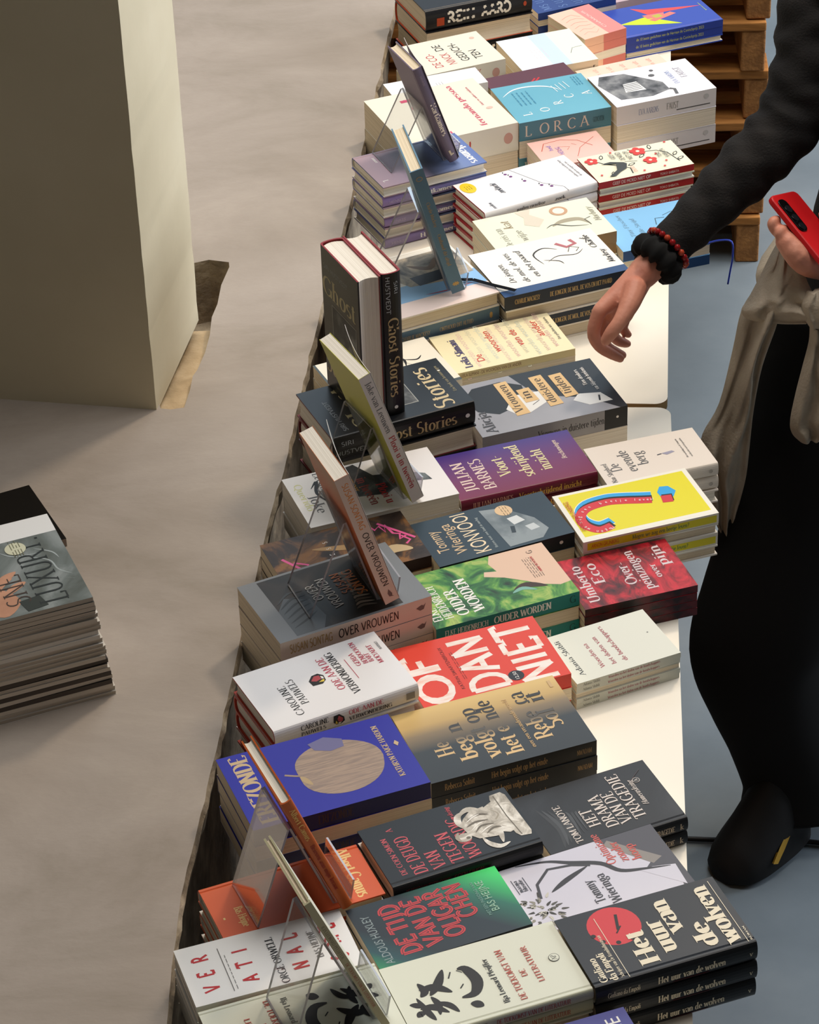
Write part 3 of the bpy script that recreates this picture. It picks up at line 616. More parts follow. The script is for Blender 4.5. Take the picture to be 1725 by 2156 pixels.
DK = noisy('slate_black_card', [(0.3, '#171B20'), (0.7, '#1F262D')], scale=2, rough=.33)
STAT = noisy('engraved_marble_print', [(0.3, '#8D8577'), (0.5, '#C9C1B2'), (0.65, '#EFE9DC')], scale=40, rough=.5, dist=1.5)
def art_deugd(fr, sp, bk):
    p = M('#C8535C')
    fr.text('DE COEN SIMON', .15, .13, .035, p, font='r', fit=.62); fr.text('A', .84, .2, .04, p)
    for t, v, f in (('DE', .255, .17), ('DEUGD', .255, .42), ('VAN', .375, .28), ('TEGEN', .50, .5), ('WOORDIG', .615, .68)):
        fr.text(t, .10 if t != 'DEUGD' else .31, v if t != 'DE' else .255, .085, p, fit=f)
    fr.text('Homerslezing', .62, .60, .03, p, fit=.33, sk=.3)
    # a marble statue printed on its side
    d1, d2, li = M('#6F675A'), M('#A49A88'), M('#F2ECE0')
    fr.poly([(.20,.905),(.26,.885),(.86,.865),(.93,.88),(.94,.955),(.88,.975),(.24,.985),(.18,.97)], STAT); fr.line([(.22,.915),(.56,.90),(.91,.90)], .008, d1)
    fr.poly([(.30,.86),(.36,.80),(.60,.78),(.78,.80),(.84,.87),(.32,.90)], STAT); fr.line([(.40,.86),(.50,.80),(.62,.86),(.74,.82)], .010, d2, taper=True)
    fr.poly([(.34,.66),(.44,.615),(.60,.60),(.70,.64),(.78,.70),(.80,.80),(.60,.82),(.38,.84),(.30,.78)], STAT)
    fr.line([(.76,.62),(.82,.70),(.72,.76),(.62,.72)], .045, STAT, taper=True); fr.line([(.50,.64),(.64,.60),(.76,.62),(.80,.68)], .040, STAT, taper=True)
    fr.line([(.34,.68),(.22,.70),(.14,.75),(.16,.82)], .035, STAT, taper=True); fr.line([(.18,.78),(.32,.80),(.46,.82)], .030, STAT, taper=True)
    fr.ell(.42, .580, .040, .046, STAT); fr.line([(.36,.55),(.44,.535),(.52,.56)], .022, d2, taper=True); fr.ell(.40, .60, .012, .014, d1)
    for q in ([(.44,.66),(.52,.72),(.50,.80)], [(.56,.63),(.60,.70),(.58,.78)], [(.66,.66),(.70,.74),(.66,.80)], [(.38,.72),(.44,.78),(.42,.83)]): fr.line(q, .013, d1, taper=True)
    for q in ([(.48,.64),(.55,.70)], [(.62,.64),(.68,.70)], [(.40,.68),(.46,.74)]): fr.line(q + [(q[-1][0]+.02, q[-1][1]+.05)], .010, li, taper=True)
    sp.text('COEN SIMON', .4, .7, .36, M('#7E2F36'), fit=.2); sp.text('DE DEUGD VAN TEGENWOORDIG', .08, .7, .34, M('#7E2F36'), fit=.3)
stack('slate black hardcover with a printed marble statue', dict(A=(830,1872), B=(1145,1774), C=(1051,1659), D=(744,1753)), 4, .0245, 'ssps', 'hard', DK, M('#0B0C0E', .45), art=art_deugd, seed=17)

GREEN = grad('teal_to_green_card', 'XY', -.135, .118, [(0, '#2EA562'), (.17, '#1C4A50'), (.3, '#17252F'), (.60, '#152A35'), (.76, '#1C6A58'), (.98, '#3BE070')], .4)
def art_tijd(fr, sp, bk):
    r = M('#C43A41')
    fr.text('ALDOUS HUXLEY', .05, .11, .055, M('#8E9B9B'), font='s', fit=.78)
    fr.text('DE TIJD', .10, .30, .118, r, font='m', wt=1.7, fit=.80); fr.text('DE TIJD', .10, .30, .118, M('#571A22'), font='m', wt=.28, fit=.80); fr.text('VAN DE', .12, .45, .118, r, font='m', wt=1.7, fit=.78); fr.text('VAN DE', .12, .45, .118, M('#571A22'), font='m', wt=.28, fit=.78)
    fr.text('OLIGAR', .16, .60, .118, r, font='m', wt=1.7, fit=.76); fr.text('OLIGAR', .16, .60, .118, M('#571A22'), font='m', wt=.28, fit=.76); fr.text('CHEN', .38, .735, .118, r, font='m', wt=1.7, fit=.54); fr.text('CHEN', .38, .735, .118, M('#571A22'), font='m', wt=.28, fit=.54)
    fr.text('MET EEN INLEIDING VAN', .3, .81, .022, M('#7FA79B'), font='s', fit=.55); fr.text('BAS HEIJNE', .34, .87, .05, M('#9CC3A8'), font='s', fit=.5)
    sp.text('ALDOUS HUXLEY', .1, .7, .5, M('#8E9B9B'), font='s', fit=.3)
stack('teal to bright green paperback, red block title', dict(A=(801,2043), B=(1122,1944), C=(1040,1823), D=(720,1918)), 5, .0165, 'ssps', 'paper', GREEN, M('#14202A'), art=art_tijd, seed=18)

LAN = noisy('smoky_black_card', [(0.35, '#1B1C20'), (0.6, '#23262B'), (0.85, '#3A3C40')], scale=5, rough=.36, dist=2)
def art_lanoye(fr, sp, bk):
    t = M('#DCCFC4')
    for k in range(9):
        a = .2 + k * .09; fr.line([(.12 + k*.02, .12 + .03*k), (.4 + .02*k, .16 + .025*k), (.75 - .03*k, .10 + .035*k)], .03 - .002*k, M('#45484C' if k % 2 else '#34373B'), taper=True)
    fr.text('TOM LANOYE', .12, .26, .05, t, fit=.60); 
    for s_, v, f in (('HET', .44, .27), ('DRAMA', .55, .50), ('VAN DE', .65, .5), ('TRAGEDIE', .76, .72)): fr.text(s_, .20 if s_ != 'HET' else .28, v, .085, t, fit=f)
    fr.text('Homeruslezing', .36, .83, .04, t, fit=.40, sk=.3); fr.ell(.74, .86, .026, .026, t); fr.ell(.74, .86, .023, .023, LAN); fr.text('A', .74, .872, .026, t, al='c')
    fr.line([(.75,.82),(.88,.93)], .04, M('#3C3136'), taper=True)
    sp.text('HET DRAMA VAN DE TRAGEDIE', .45, .7, .38, M('#B5A48F'), fit=.45); sp.text('k', .94, .7, .4, M('#B5A48F'))
stack('smoky black hardcover with pale serif capitals', dict(B=(1450,1722), C=(1347,1601), D=(1071,1685)), 2, .0235, 'ss', 'hard', LAN, M('#0E0E10', .45), art=art_lanoye, seed=19)

OPT = noisy('pale_lilac_photo_print', [(0.3, '#C9C6D2'), (0.7, '#D9D5DC')], scale=2, rough=.45)
def art_opt(fr, sp, bk):
    dk = M('#3C3D44')
    fr.poly([(1.0,.63),(1.0,1.0),(.0,1.0),(.0,.93),(.36,.955),(.42,.80),(.56,.90),(.86,.70)], M('#4F4F57')); fr.poly([(.42,.84),(.36,.97),(.05,.955),(.42,.76)], OPT)
    fr.poly([(.90,.66),(.96,.70),(.52,.93),(.46,.86)], M('#8D8680'))
    fr.line([(.99,.12),(.93,.30),(.82,.42),(.68,.58),(.50,.66),(.42,.80),(.36,.94)], .028, M('#33343A'), taper=True)
    fr.line([(.46,.14),(.66,.17),(.82,.28),(.78,.42),(.70,.52)], .018, M('#3B3C42')); fr.line([(.50,.22),(.60,.34),(.70,.50)], .03, M('#2F3036'), taper=True)
    rn_ = random.Random(3)
    for k in range(46):
        a = rn_.uniform(0, 6.28); r_ = rn_.uniform(.01, .10); u, v = .30 + r_*math.cos(a)*2.2, .12 + r_*math.sin(a)*1.2
        fr.line([(u, v), (u + .03*math.cos(a), v + .01), (u + .075*math.cos(a), v + .035*math.sin(a) + .01)], .014, M(['#55534C', '#8F8A7C', '#C9C4B5', '#393733'][k % 4]), taper=True, same=k > 0)
    r = M('#D0584F'); fr.text('Optimisme', .62, .67, .055, r, fit=.48); fr.text('zonder', .60, .745, .055, r, fit=.32); fr.text('hoop', .58, .82, .055, r, fit=.24)
    fr.text('Tommy', .16, .47, .06, dk, fit=.34); fr.text('Wieringa', .10, .555, .06, dk, fit=.44)
    fr.text('mazana', .62, .075, .025, dk, fit=.18); fr.text('filosofie', .62, .105, .025, dk, fit=.18); fr.line([(.60,.045),(.82,.045)], .004, dk); fr.line([(.60,.118),(.82,.118)], .004, dk)
stack('pale lilac paperback with a drooping flower photograph', dict(C=(1384,1729), B=(1487,1885), D=(1044,1836)), 4, .0185, 'spsp', 'paper', OPT, M('#C9C6D2'), art=art_opt, seed=20)

APPLE = noisy('hatched_apple_print', [(0.4, '#8E7C70'), (0.6, '#A8917E')], scale=30, rough=.5, stretch=(1, 14, 1))
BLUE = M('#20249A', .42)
def art_erf(fr, sp, bk):
    g = M('#C9AE86')
    fr.text('ERFZONDE', .05, .155, .095, g, fit=.92, wt=1.5); fr.text('HOE ONZE GENEN ONS LEVEN BEPALEN', .22, .22, .018, M('#8C7F9A'), fit=.6)
    P = []
    for i in range(40):
        a = 2 * math.pi * i / 40; rr = 1 + .06 * math.cos(2*a) - .10 * math.exp(-((a - math.pi) / .35) ** 2) + .05 * math.exp(-((a - .3) / .4) ** 2)
        P.append((.50 + .37 * rr * math.sin(a), .595 + .235 * rr * math.cos(a)))
    fr.poly(P, APPLE); fr.line([(.57,.30),(.53,.345),(.49,.40)], .014, APPLE); fr.line([(.50,.375),(.44,.39),(.36,.415)], .03, M('#B49B73'), taper=True)
    fr.poly([(.88,.50),(.92,.60),(.84,.69),(.74,.68),(.72,.60),(.78,.52)], M('#6D6A92'))
    fr.text('KATHRYN PAIGE HARDEN', .17, .90, .032, g, fit=.72, wt=1.3); fr.poly([(.60,.935),(.64,.95),(.60,.965),(.56,.95)], g)
    sp.text('ERFZONDE', .36, .75, .55, M('#3E2C3A'), fit=.2, wt=1.4)
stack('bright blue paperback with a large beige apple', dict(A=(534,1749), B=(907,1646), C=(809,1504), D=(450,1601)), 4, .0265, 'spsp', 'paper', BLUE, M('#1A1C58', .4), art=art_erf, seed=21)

SOL = grad('gold_to_slate_card', 'Y', -.070, .070, [(0, '#2B3238'), (.42, '#343B40'), (.66, '#8A775C'), (.8, '#C6A468'), (1, '#DDBB78')], .4)
SOLT = grad('fading_title_ink', 'Y', -.065, .055, [(0, '#E3BE87'), (.40, '#D6B37F'), (.55, '#5B5751'), (.75, '#3A3B3D'), (1, '#2E2F31')], .45)
def art_solnit(fr, sp, bk):
    for s_, u, v, f in (('He', .30, .22, .20), ('t', .62, .20, .05), ('beg n', .18, .335, .52), ('volgt op', .13, .46, .72), ('het e', .11, .59, .40), ('nde', .62, .57, .28), ('Rebe', .20, .79, .40), ('ca', .72, .775, .17), ('Sol', .30, .885, .28), ('it', .70, .87, .15)):
        if s_ != 't': fr.text(s_, u, v, .10, SOLT, fit=f, wt=1.1)
    fr.text('over een veranderende wereld', .12, .665, .026, M('#CDAA78'), fit=.72); fr.rect(.84, .945, .94, .965, M('#CDAA78'))
    sp.text('Rebecca Solnit', .08, .70, .42, M('#B08A55'), fit=.18); sp.text('Het begin volgt op het einde', .36, .70, .42, M('#B08A55'), fit=.34); sp.text('NWADAM', .88, .7, .32, M('#B08A55'), fit=.09)
stack('slate paperback fading to gold along one side', dict(A=(908,1650), B=(1257,1558), C=(1157,1422)), 3, .0245, 'sss', 'paper', SOL, M('#15130F', .4), art=art_solnit, seed=22, inside=M('#D9A94F'))

def eye(F, u, v, s):
    k = F.h / F.w
    def P(pts): return [(u + x*s*k, v + y*s) for x, y in pts]
    F.poly(P([(-.9,-.9),(.1,-1.0),(.9,-.3),(1.0,.5),(.4,1.0),(-.5,.9),(-1.0,.3)]), K_); F.poly(P([(.0,-.75),(.7,-.1),(.6,.5),(-.1,.5),(-.3,-.2)]), M('#B2464C'))
    F.poly(P([(-.55,.0),(-.3,.5),(-.3,.8),(-.7,.6)]), M('#E3C64B')); F.poly(P([(-.1,.55),(.45,.6),(.2,.85),(-.2,.8)]), W_)
def art_ode(fr, sp, bk):
    r = M('#C0475A')
    fr.text('CAROLINE', .13, .25, .05, K_, fit=.50); fr.text('PAUWELS', .27, .32, .05, K_, fit=.42); eye(fr, .56, .46, .055)
    fr.text('ODE AAN DE', .30, .585, .05, r, fit=.56); fr.text('VERWONDERING', .18, .655, .05, K_, fit=.72)
    fr.line([(.38,.70),(.72,.70)], .004, r)
    for t, v, f in (('GERDA', .775, .22), ('BENDOOVEN', .825, .38), ('BART', .865, .15), ('MOEYAERT', .915, .32)): fr.text(t, .56, v, .032, r, fit=f, al='c' if 0 else 'l') if t != 'MOEYAERT' else fr.text(t, .5, v, .032, r, fit=f)
    fr.text('HOUTEKIET', .70, .965, .016, K_, fit=.14)
    sp.text('CAROLINE', .18, .42, .26, K_, fit=.19); sp.text('PAUWELS', .18, .76, .24, K_, fit=.17); eye(sp, .44, .48, .30)
    sp.text('ODE AAN DE', .51, .40, .24, r, fit=.24); sp.text('VERWONDERING', .51, .76, .24, K_, fit=.30); sp.rect(.91, .3, .97, .7, M('#8E8A86'))
stack('white jacketed hardcover with a small red eye', dict(A=(578,1543), B=(882,1441), C=(779,1334), D=(486,1424)), 4, .0285, 'spps', 'jacket', M('#EDEAE8', .35), M('#E6E2DF', .35), inside=M('#C4402A'), art=art_ode, seed=23, page=PAGE_W, jit=.006)

REDC = M('#E0412E', .42); BR = noisy('brushed_white_paint', [(0.3, '#F0C0AC'), (0.5, '#F3E6DB'), (0.8, '#F8F1EA')], scale=30, rough=.5, stretch=(1, 5, 1))
def art_dan(fr, sp, bk):
    fr.text('OF', .04, .24, .21, BR, font='m', fit=.78, wt=1.5); fr.text('DAN', .03, .60, .24, BR, font='m', fit=.90, wt=1.35); fr.text('NIET', -.0, .93, .24, BR, font='m', fit=.98, wt=1.35)
    fr.text('KATRIN SWARTENBROUX', .16, .315, .022, M('#6E1C16'), fit=.70, font='m'); fr.scribble(.3, .345, .45, .014, M('#8E2A20'), 2)
    fr.ell(.17, .665, .052, .052, M('#1E222B')); fr.text('12,50', .10, .675, .024, W_, font='s', fit=.13)
    sp.text('KATRIN', .8, .7, .4, M('#7A2018'), fit=.1)
stack('bright red paperback with big brushed white letters', dict(B=(1208,1424), C=(1113,1298), D=(812,1371)), 3, .0235, 'sps', 'paper', REDC, M('#D63A28'), art=art_dan, seed=24)

SH = off_white('greenish_white_card', '#DDDCCD')
def art_shib(fr, sp, bk):
    fr.text('Adania Shibli', .12, .13, .045, M('#4A4A48'), fit=.76)
    for t, v, f in (('Woorden na', .33, .52), ('het doden van', .44, .60), ('de boodschappers', .55, .76)): fr.text(t, .16, v, .042, M('#A8545B'), fit=f)
    fr.ell(.55, .88, .008, .008, M('#8A8A82'))
    sp.text('Adania Shibli', .06, .75, .5, M('#77766C'), fit=.16); sp.text('Woorden na het doden van de boodschappers', .3, .75, .5, M('#A8545B'), fit=.5)
stack('slim greenish white booklet with small red title', dict(A=(1209,1442), B=(1434,1373), C=(1360,1280)), 5, .0092, 'sspss', 'paper', SH, M('#D2D1C2'), art=art_shib, seed=25)

SON = noisy('dark_photo_print', [(0.35, '#14100D'), (0.55, '#2A211A'), (0.75, '#4A3C30')], scale=9, rough=.42, dist=2)
SONC = off_white('putty_card', '#D9C6B4')
def art_son(fr, sp, bk):
    fr.rect(.0, .0, 1.0, 1.0, M('#77797B', .4)); fr.rect(.03, .12, .97, .97 - .15, SON)
    fr.poly([(.03,.12),(.45,.12),(.62,.2),(.50,.34),(.2,.36),(.03,.3)], M('#55585B', .4)); 
    for k in range(6): fr.line([(.15+.08*k,.14),(.22+.09*k,.24),(.30+.07*k,.33)], .015, M('#3C3F42'), taper=True)
    for k in range(12): fr.line([(.15+.05*k,.55+.01*k),(.18+.05*k,.60),(.14+.055*k,.68)], .02, M('#9B8F7E' if k % 2 else '#6B6053'), taper=True)
    fr.text('SUSAN', .42, .60, .06, M('#D97A35'), font='m', fit=.34); fr.text('SONTAG', .34, .68, .06, M('#D97A35'), font='m', fit=.42)
    fr.text('OVER', .44, .42, .06, W_, font='m', fit=.26); fr.text('VROUWEN', .25, .50, .06, W_, font='m', fit=.5)
    sp.text('SUSAN SONTAG', .06, .70, .45, M('#B4935A'), font='m', fit=.28); sp.text('OVER VROUWEN', .38, .70, .45, M('#1E1B1A'), font='m', fit=.40)
    sp.poly([(.895,.45),(.92,.62),(.945,.58),(.96,.25),(.945,.38),(.93,.32)], M('#6B5B55'))
stack('grey photograph paperback with a putty coloured spine', dict(A=(590,1355), B=(909,1254), C=(832,1157), D=(522,1206)), 4, .0300, 'ssss', 'paper', SONC, SONC, art=art_son, seed=26, jit=.004)

OUD = noisy('painted_garden_print', [(0.3, '#152B1C'), (0.45, '#2B6A33'), (0.55, '#5E9A3F'), (0.68, '#A9BE5F'), (0.8, '#27503A')], scale=22, rough=.42, dist=1.5)
TEAL = M('#0F7C76', .4)
def art_oud(fr, sp, bk):
    pk = M('#E3BFA4')
    fr.poly([(1.0,.62),(1.0,1.0),(.22,1.0),(.20,.92),(.30,.80),(.40,.74),(.56,.62),(.66,.50),(.74,.52),(.70,.60),(.86,.58)], pk)
    fr.line([(.3,.62),(.34,.72),(.24,.84)], .05, M('#3E2A20'), taper=True); fr.line([(.26,.60),(.30,.68),(.22,.76)], .03, M('#7DB0A0'), taper=True)
    fr.text('ELKE', .12, .08, .06, W_, fit=.24); fr.text('HEIDENREICH', .12, .155, .06, W_, fit=.62); fr.text('OUDER', .12, .265, .075, W_, fit=.48, wt=1.3); fr.text('WORDEN', .12, .37, .075, W_, fit=.62, wt=1.3)
    fr.scribble(.42, .80, .38, .016, M('#7E6C60'), 5); fr.text('ANNE BEVEREN', .50, .875, .016, RED, fit=.3); fr.text('G', .86, .90, .04, M('#6A5A50'))
    sp.text('ELKE HEIDENREICH', .06, .70, .40, W_, fit=.30); sp.text('OUDER WORDEN', .40, .70, .48, W_, fit=.40, wt=1.3); sp.text('G', .93, .7, .5, M('#0A4A46'))
stack('green painted garden paperback with a teal spine', dict(A=(908,1328), B=(1221,1244), C=(1126,1145)), 3, .0250, 'sps', 'paper', OUD, TEAL, art=art_oud, seed=27)

ECO = noisy('crimson_marbled_print', [(0.3, '#25070B'), (0.45, '#6E0F18'), (0.55, '#A81522'), (0.68, '#D02030'), (0.8, '#4A0A10')], scale=24, rough=.4, dist=1.2, stretch=(1.8, 1, 1))
def art_eco(fr, sp, bk):
    t = M('#D7C6C6')
    for s_, u, v, f in (('Umberto', .10, .17, .74), ('Eco', .42, .30, .42), ('Over-', .28, .55, .46), ('peinzingen', .12, .66, .80), ('over', .30, .775, .28), ('pijn', .50, .90, .42)): fr.text(s_, u, v, .095 if s_ != 'over' else .06, t, fit=f)
stack('crimson marbled paperback with pale lettering', dict(A=(1223,1286), B=(1470,1231), C=(1392,1135)), 3, .0150, 'sss', 'paper', ECO, noisy('crimson_spine', [(0.4, '#1A0507'), (0.6, '#5A0E15')], scale=30, rough=.45), art=art_eco, seed=28)

GRU = M('#E4D71E', .4)
def art_gru(fr, sp, bk):
    fr.rect(.03, .0, 1, 1, M('#EDE8DA')); fr.rect(.09, .035, .955, .965, GRU)
    b, r, k = M('#2FA3E0'), M('#D3323B'), K_
    hook = [(.20,.26),(.17,.16),(.30,.09),(.48,.09),(.62,.17),(.66,.32),(.62,.44),(.56,.55),(.52,.63)]
    hook = _smooth(hook, 4)
    fr.line([(u+.10, v+.02) for u, v in hook], .085, W_); fr.line([(u+.10, v+.02) for u, v in hook], .072, b); fr.line([(u+.035, v+.012) for u, v in hook], .07, k); fr.line(hook, .075, r)
    fr.poly([(.50,.705),(.50,.79),(.60,.83),(.72,.80),(.74,.74),(.64,.70)], b); fr.poly([(.44,.70),(.42,.775),(.56,.79),(.58,.715)], k); fr.poly([(.42,.69),(.40,.765),(.54,.78),(.56,.705)], r)
    for i, ch in enumerate('Mogen we nog een beetje leven?'):
        t_ = i / 29 * (len(hook) - 1.01); j = int(t_); q = t_ - j
        u = hook[j][0] * (1-q) + hook[j+1][0] * q; v = hook[j][1] * (1-q) + hook[j+1][1] * q
        du = (hook[j+1][0] - hook[j][0]) * fr.w; dv_ = (hook[j+1][1] - hook[j][1]) * fr.h
        fr.text(ch, u - .02, v, .028, W_, font='s', rot=math.degrees(math.atan2(dv_, du)), sx=.8)
    fr.text('ARNON GRUNBERG', .20, .075, .034, M('#C0392B'), font='s', fit=.62)
    sp.rect(.03, .18, .985, .86, GRU); sp.text('ARNON GRUNBERG', .06, .70, .36, RED, font='s', fit=.2); sp.text('Mogen we nog een beetje leven?', .36, .70, .40, M('#4B7D52'), fit=.42)
stack('yellow hardcover with a blue and red question mark', dict(A=(1221,1145), B=(1515,1080), C=(1422,988)), 4, .0205, 'spsp', 'square', M('#EDE8DA', .4), M('#E8E3D4', .4), art=art_gru, seed=29, jit=.004)

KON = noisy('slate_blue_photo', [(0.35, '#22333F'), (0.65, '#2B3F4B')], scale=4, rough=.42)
def art_kon(fr, sp, bk):
    t = M('#E0BE92')
    fr.text('Tommy', .26, .14, .085, t, font='s', fit=.48); fr.text('Wieringa', .16, .25, .085, t, font='s', fit=.66); fr.text('KONVOOI', .06, .40, .115, M('#F0D9B5'), font='s', fit=.90)
    fr.text('Reizen naar een land in oorlog', .1, .455, .02, M('#A9B2B0'), fit=.7)
    fr.poly([(.04,.53),(.92,.50),(.86,.66),(.50,.82),(.22,.86),(.06,.78)], noisy('grey_snow_photo', [(0.4, '#5E6A70'), (0.6, '#8E979A')], scale=14, rough=.5))
    fr.poly([(.46,.66),(.62,.64),(.64,.72),(.50,.75)], M('#D8DAD8')); fr.poly([(.26,.74),(.38,.72),(.40,.79),(.28,.81)], M('#C6CBCB')); fr.line([(.30,.62),(.44,.64)], .03, M('#2C3840'))
    fr.ell(.80, .66, .062, .062, t); fr.scribble(.68, .645, .22, .02, M('#5A4A32'), 3)
    sp.ell(.9, .5, .12, .12, W_)
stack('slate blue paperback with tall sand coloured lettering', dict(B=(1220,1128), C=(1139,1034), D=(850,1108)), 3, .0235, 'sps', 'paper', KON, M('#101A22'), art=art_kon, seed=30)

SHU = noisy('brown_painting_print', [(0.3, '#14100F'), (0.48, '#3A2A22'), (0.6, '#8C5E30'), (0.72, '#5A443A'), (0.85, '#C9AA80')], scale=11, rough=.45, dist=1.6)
def art_shu(fr, sp, bk):
    pk = M('#E25C93')
    fr.line([(.62,.08),(.36,.16)], .02, pk); fr.line([(.5,.14),(.40,.22),(.28,.19),(.30,.24),(.18,.22)], .018, pk)
    pts = [(.86,.66),(.80,.70),(.84,.74),(.74,.76),(.80,.80),(.66,.82),(.80,.84),(.60,.86),(.56,.90),(.46,.88),(.50,.93)]
    fr.line(pts, .018, pk); fr.line([(.86,.80),(.42,.98)], .02, pk); fr.line([(.52,.90),(.40,.94),(.34,.90)], .016, pk)
    fr.line([(.66,.3),(.56,.5),(.46,.72)], .05, M('#B08A5A'), taper=True); fr.line([(.2,.70),(.30,.80),(.22,.92)], .08, M('#C7AE86'), taper=True)
    for i, ch in enumerate('BLESS'): fr.text(ch, .2 + .13*i, .42, .03, W_, font='m')
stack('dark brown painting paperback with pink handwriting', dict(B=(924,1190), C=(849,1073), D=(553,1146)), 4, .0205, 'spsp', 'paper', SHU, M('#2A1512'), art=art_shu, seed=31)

JOK = off_white('white_smooth_card', '#ECE7E2')
INK = noisy('grey_ink_wash', [(0.35, '#17191B'), (0.5, '#3A3E3F'), (0.65, '#7F8786')], scale=12, rough=.5, dist=2)
def art_joke(fr, sp, bk):
    fr.text('Joke', .42, .905, .07, GREY, fit=.36, rot=0); fr.text('Querido', .16, .955, .05, M('#D7D49A'), fit=.54); fr.text('Leeuwen', .02, .80, .06, GREY, fit=.5)
    fr.line([(.62,.80),(.40,.84),(.18,.80),(.3,.86)], .02, K_, taper=True)
    fr.poly([(.62,.10),(.55,.30),(.70,.42),(.62,.66),(.36,.74),(.10,.72),(.02,.52),(.30,.44),(.38,.22),(.48,.12)], INK)
    fr.text('Plooi u', .48, .46, .06, RED, fit=.4); fr.text('in tweeën', .30, .56, .07, M('#9E3B33'), fit=.55); fr.text('memoir', .10, .62, .06, M('#C08A2C'), fit=.45)
stack('white paperback with a black ink wash drawing', dict(A=(655,1112), B=(968,1039), C=(892,943), D=(583,1011)), 3, .0310, 'pps', 'paper', JOK, M('#D8D4B8'), art=art_joke, seed=32, page=PAGE_W)

VOO = grad('violet_to_wine_card', 'Y', -.07, .07, [(0, '#7B1C3C'), (.4, '#73265A'), (.75, '#5A2B72'), (1, '#3A2A80')], .4)
def art_voo(fr, sp, bk):
    t, c = M('#E6CDBE'), M('#E2D6A0')
    fr.text('JULIAN', .16, .16, .085, t, fit=.64); fr.text('BARNES', .14, .29, .085, t, fit=.66)
    for s_, u, v, f in (('Voort-', .34, .44, .44), ('schrijdend', .22, .59, .70), ('inzicht', .28, .73, .46)): fr.text(s_, u, v, .085, c, fit=f, wt=1.1)
    fr.text('Beschouwingen', .42, .87, .035, t, fit=.42, sk=.2)
    sp.text('JULIAN BARNES', .08, .72, .42, M('#D9A38F'), fit=.30); sp.text('Voortschrijdend inzicht', .42, .72, .42, M('#E0B24C'), fit=.46)
stack('purple hardcover with cream serif lettering', dict(A=(972,1057), B=(1260,994), C=(1185,906)), 3, .0240, 'ssp', 'jacket', VOO, M('#6A1630', .38), art=art_voo, seed=33)

BER = off_white('warm_cream_jacket', '#E4D8CB')
def art_berg(fr, sp, bk):
    for s_, u, v, f in (('De', .30, .20, .20), ('evende', .22, .33, .56), ('berg', .34, .45, .34)): fr.text(s_, u, v, .095, GREY, fit=f)
    fr.text('Nan Shepherd', .04, .10, .045, GREY, fit=.5); fr.poly([(.52,.60),(.54,.70),(.50,.72),(.46,.64)], M('#9A96A8')); fr.line([(.50,.56),(.51,.60)], .012, M('#3A3A44'))
    fr.text('Met een inleiding over de Cairngorms', .3, .80, .016, GREY, fit=.5); fr.text('een klassieker van het bergwandelen', .3, .84, .016, GREY, fit=.5)
    sp.ell(.93, .5, .14, .14, M('#B4AA9E')); sp.text('De levende berg', .3, .72, .4, M('#A79C90'), fit=.3)
stack('cream jacketed hardcover with a small grey landscape figure', dict(B=(1533,1001), C=(1445,902), D=(1195,952)), 3, .0270, 'ssp', 'jacket', BER, M('#DED2C4', .4), art=art_berg, seed=34, page=PAGE_W)

GH = M('#1B1D20', .34)
def art_ghost(fr, sp, bk):
    g = M('#BEB187')
    fr.text('SIRI HUSTVEDT', .1, .14, .030, M('#8C9092'), font='m', fit=.62); fr.text('Ghost', .06, .32, .125, g, fit=.86); fr.text('Stories', .05, .88, .13, M('#D2BC90'), fit=.84)
    fr.rect(.28, .36, .92, .68, M('#A8A8A0')); fr.rect(.29, .365, .91, .675, noisy('grey_portrait_photo', [(0.3, '#1A1B1C'), (0.5, '#4A4B4B'), (0.68, '#9A9A96')], scale=18, rough=.5))
    fr.text('Een boek van herinneringen', .30, .955, .022, M('#9A9070'), fit=.55); fr.ell(.75, .95, .006, .010, W_)
    sp.text('SIRI', .06, .40, .17, M('#B5B8BA'), font='m', fit=.09); sp.text('HUSTVEDT', .02, .80, .19, M('#B5B8BA'), font='m', fit=.26); sp.text('Ghost Stories', .31, .74, .50, M('#C2A878'), fit=.56)
    sp.ell(.945, .5, .09, .09, W_)
ghost_c = stack('thick black gold titled hardcover with red endpapers', dict(A=(700,926), B=(1001,846), C=(915,758), D=(617,826)), 3, .0370, 'sps', 'jacket', GH, M('#0A0A0B', .38), inside=M('#6E1218', .5), art=art_ghost, seed=35, page=PAGE_W)

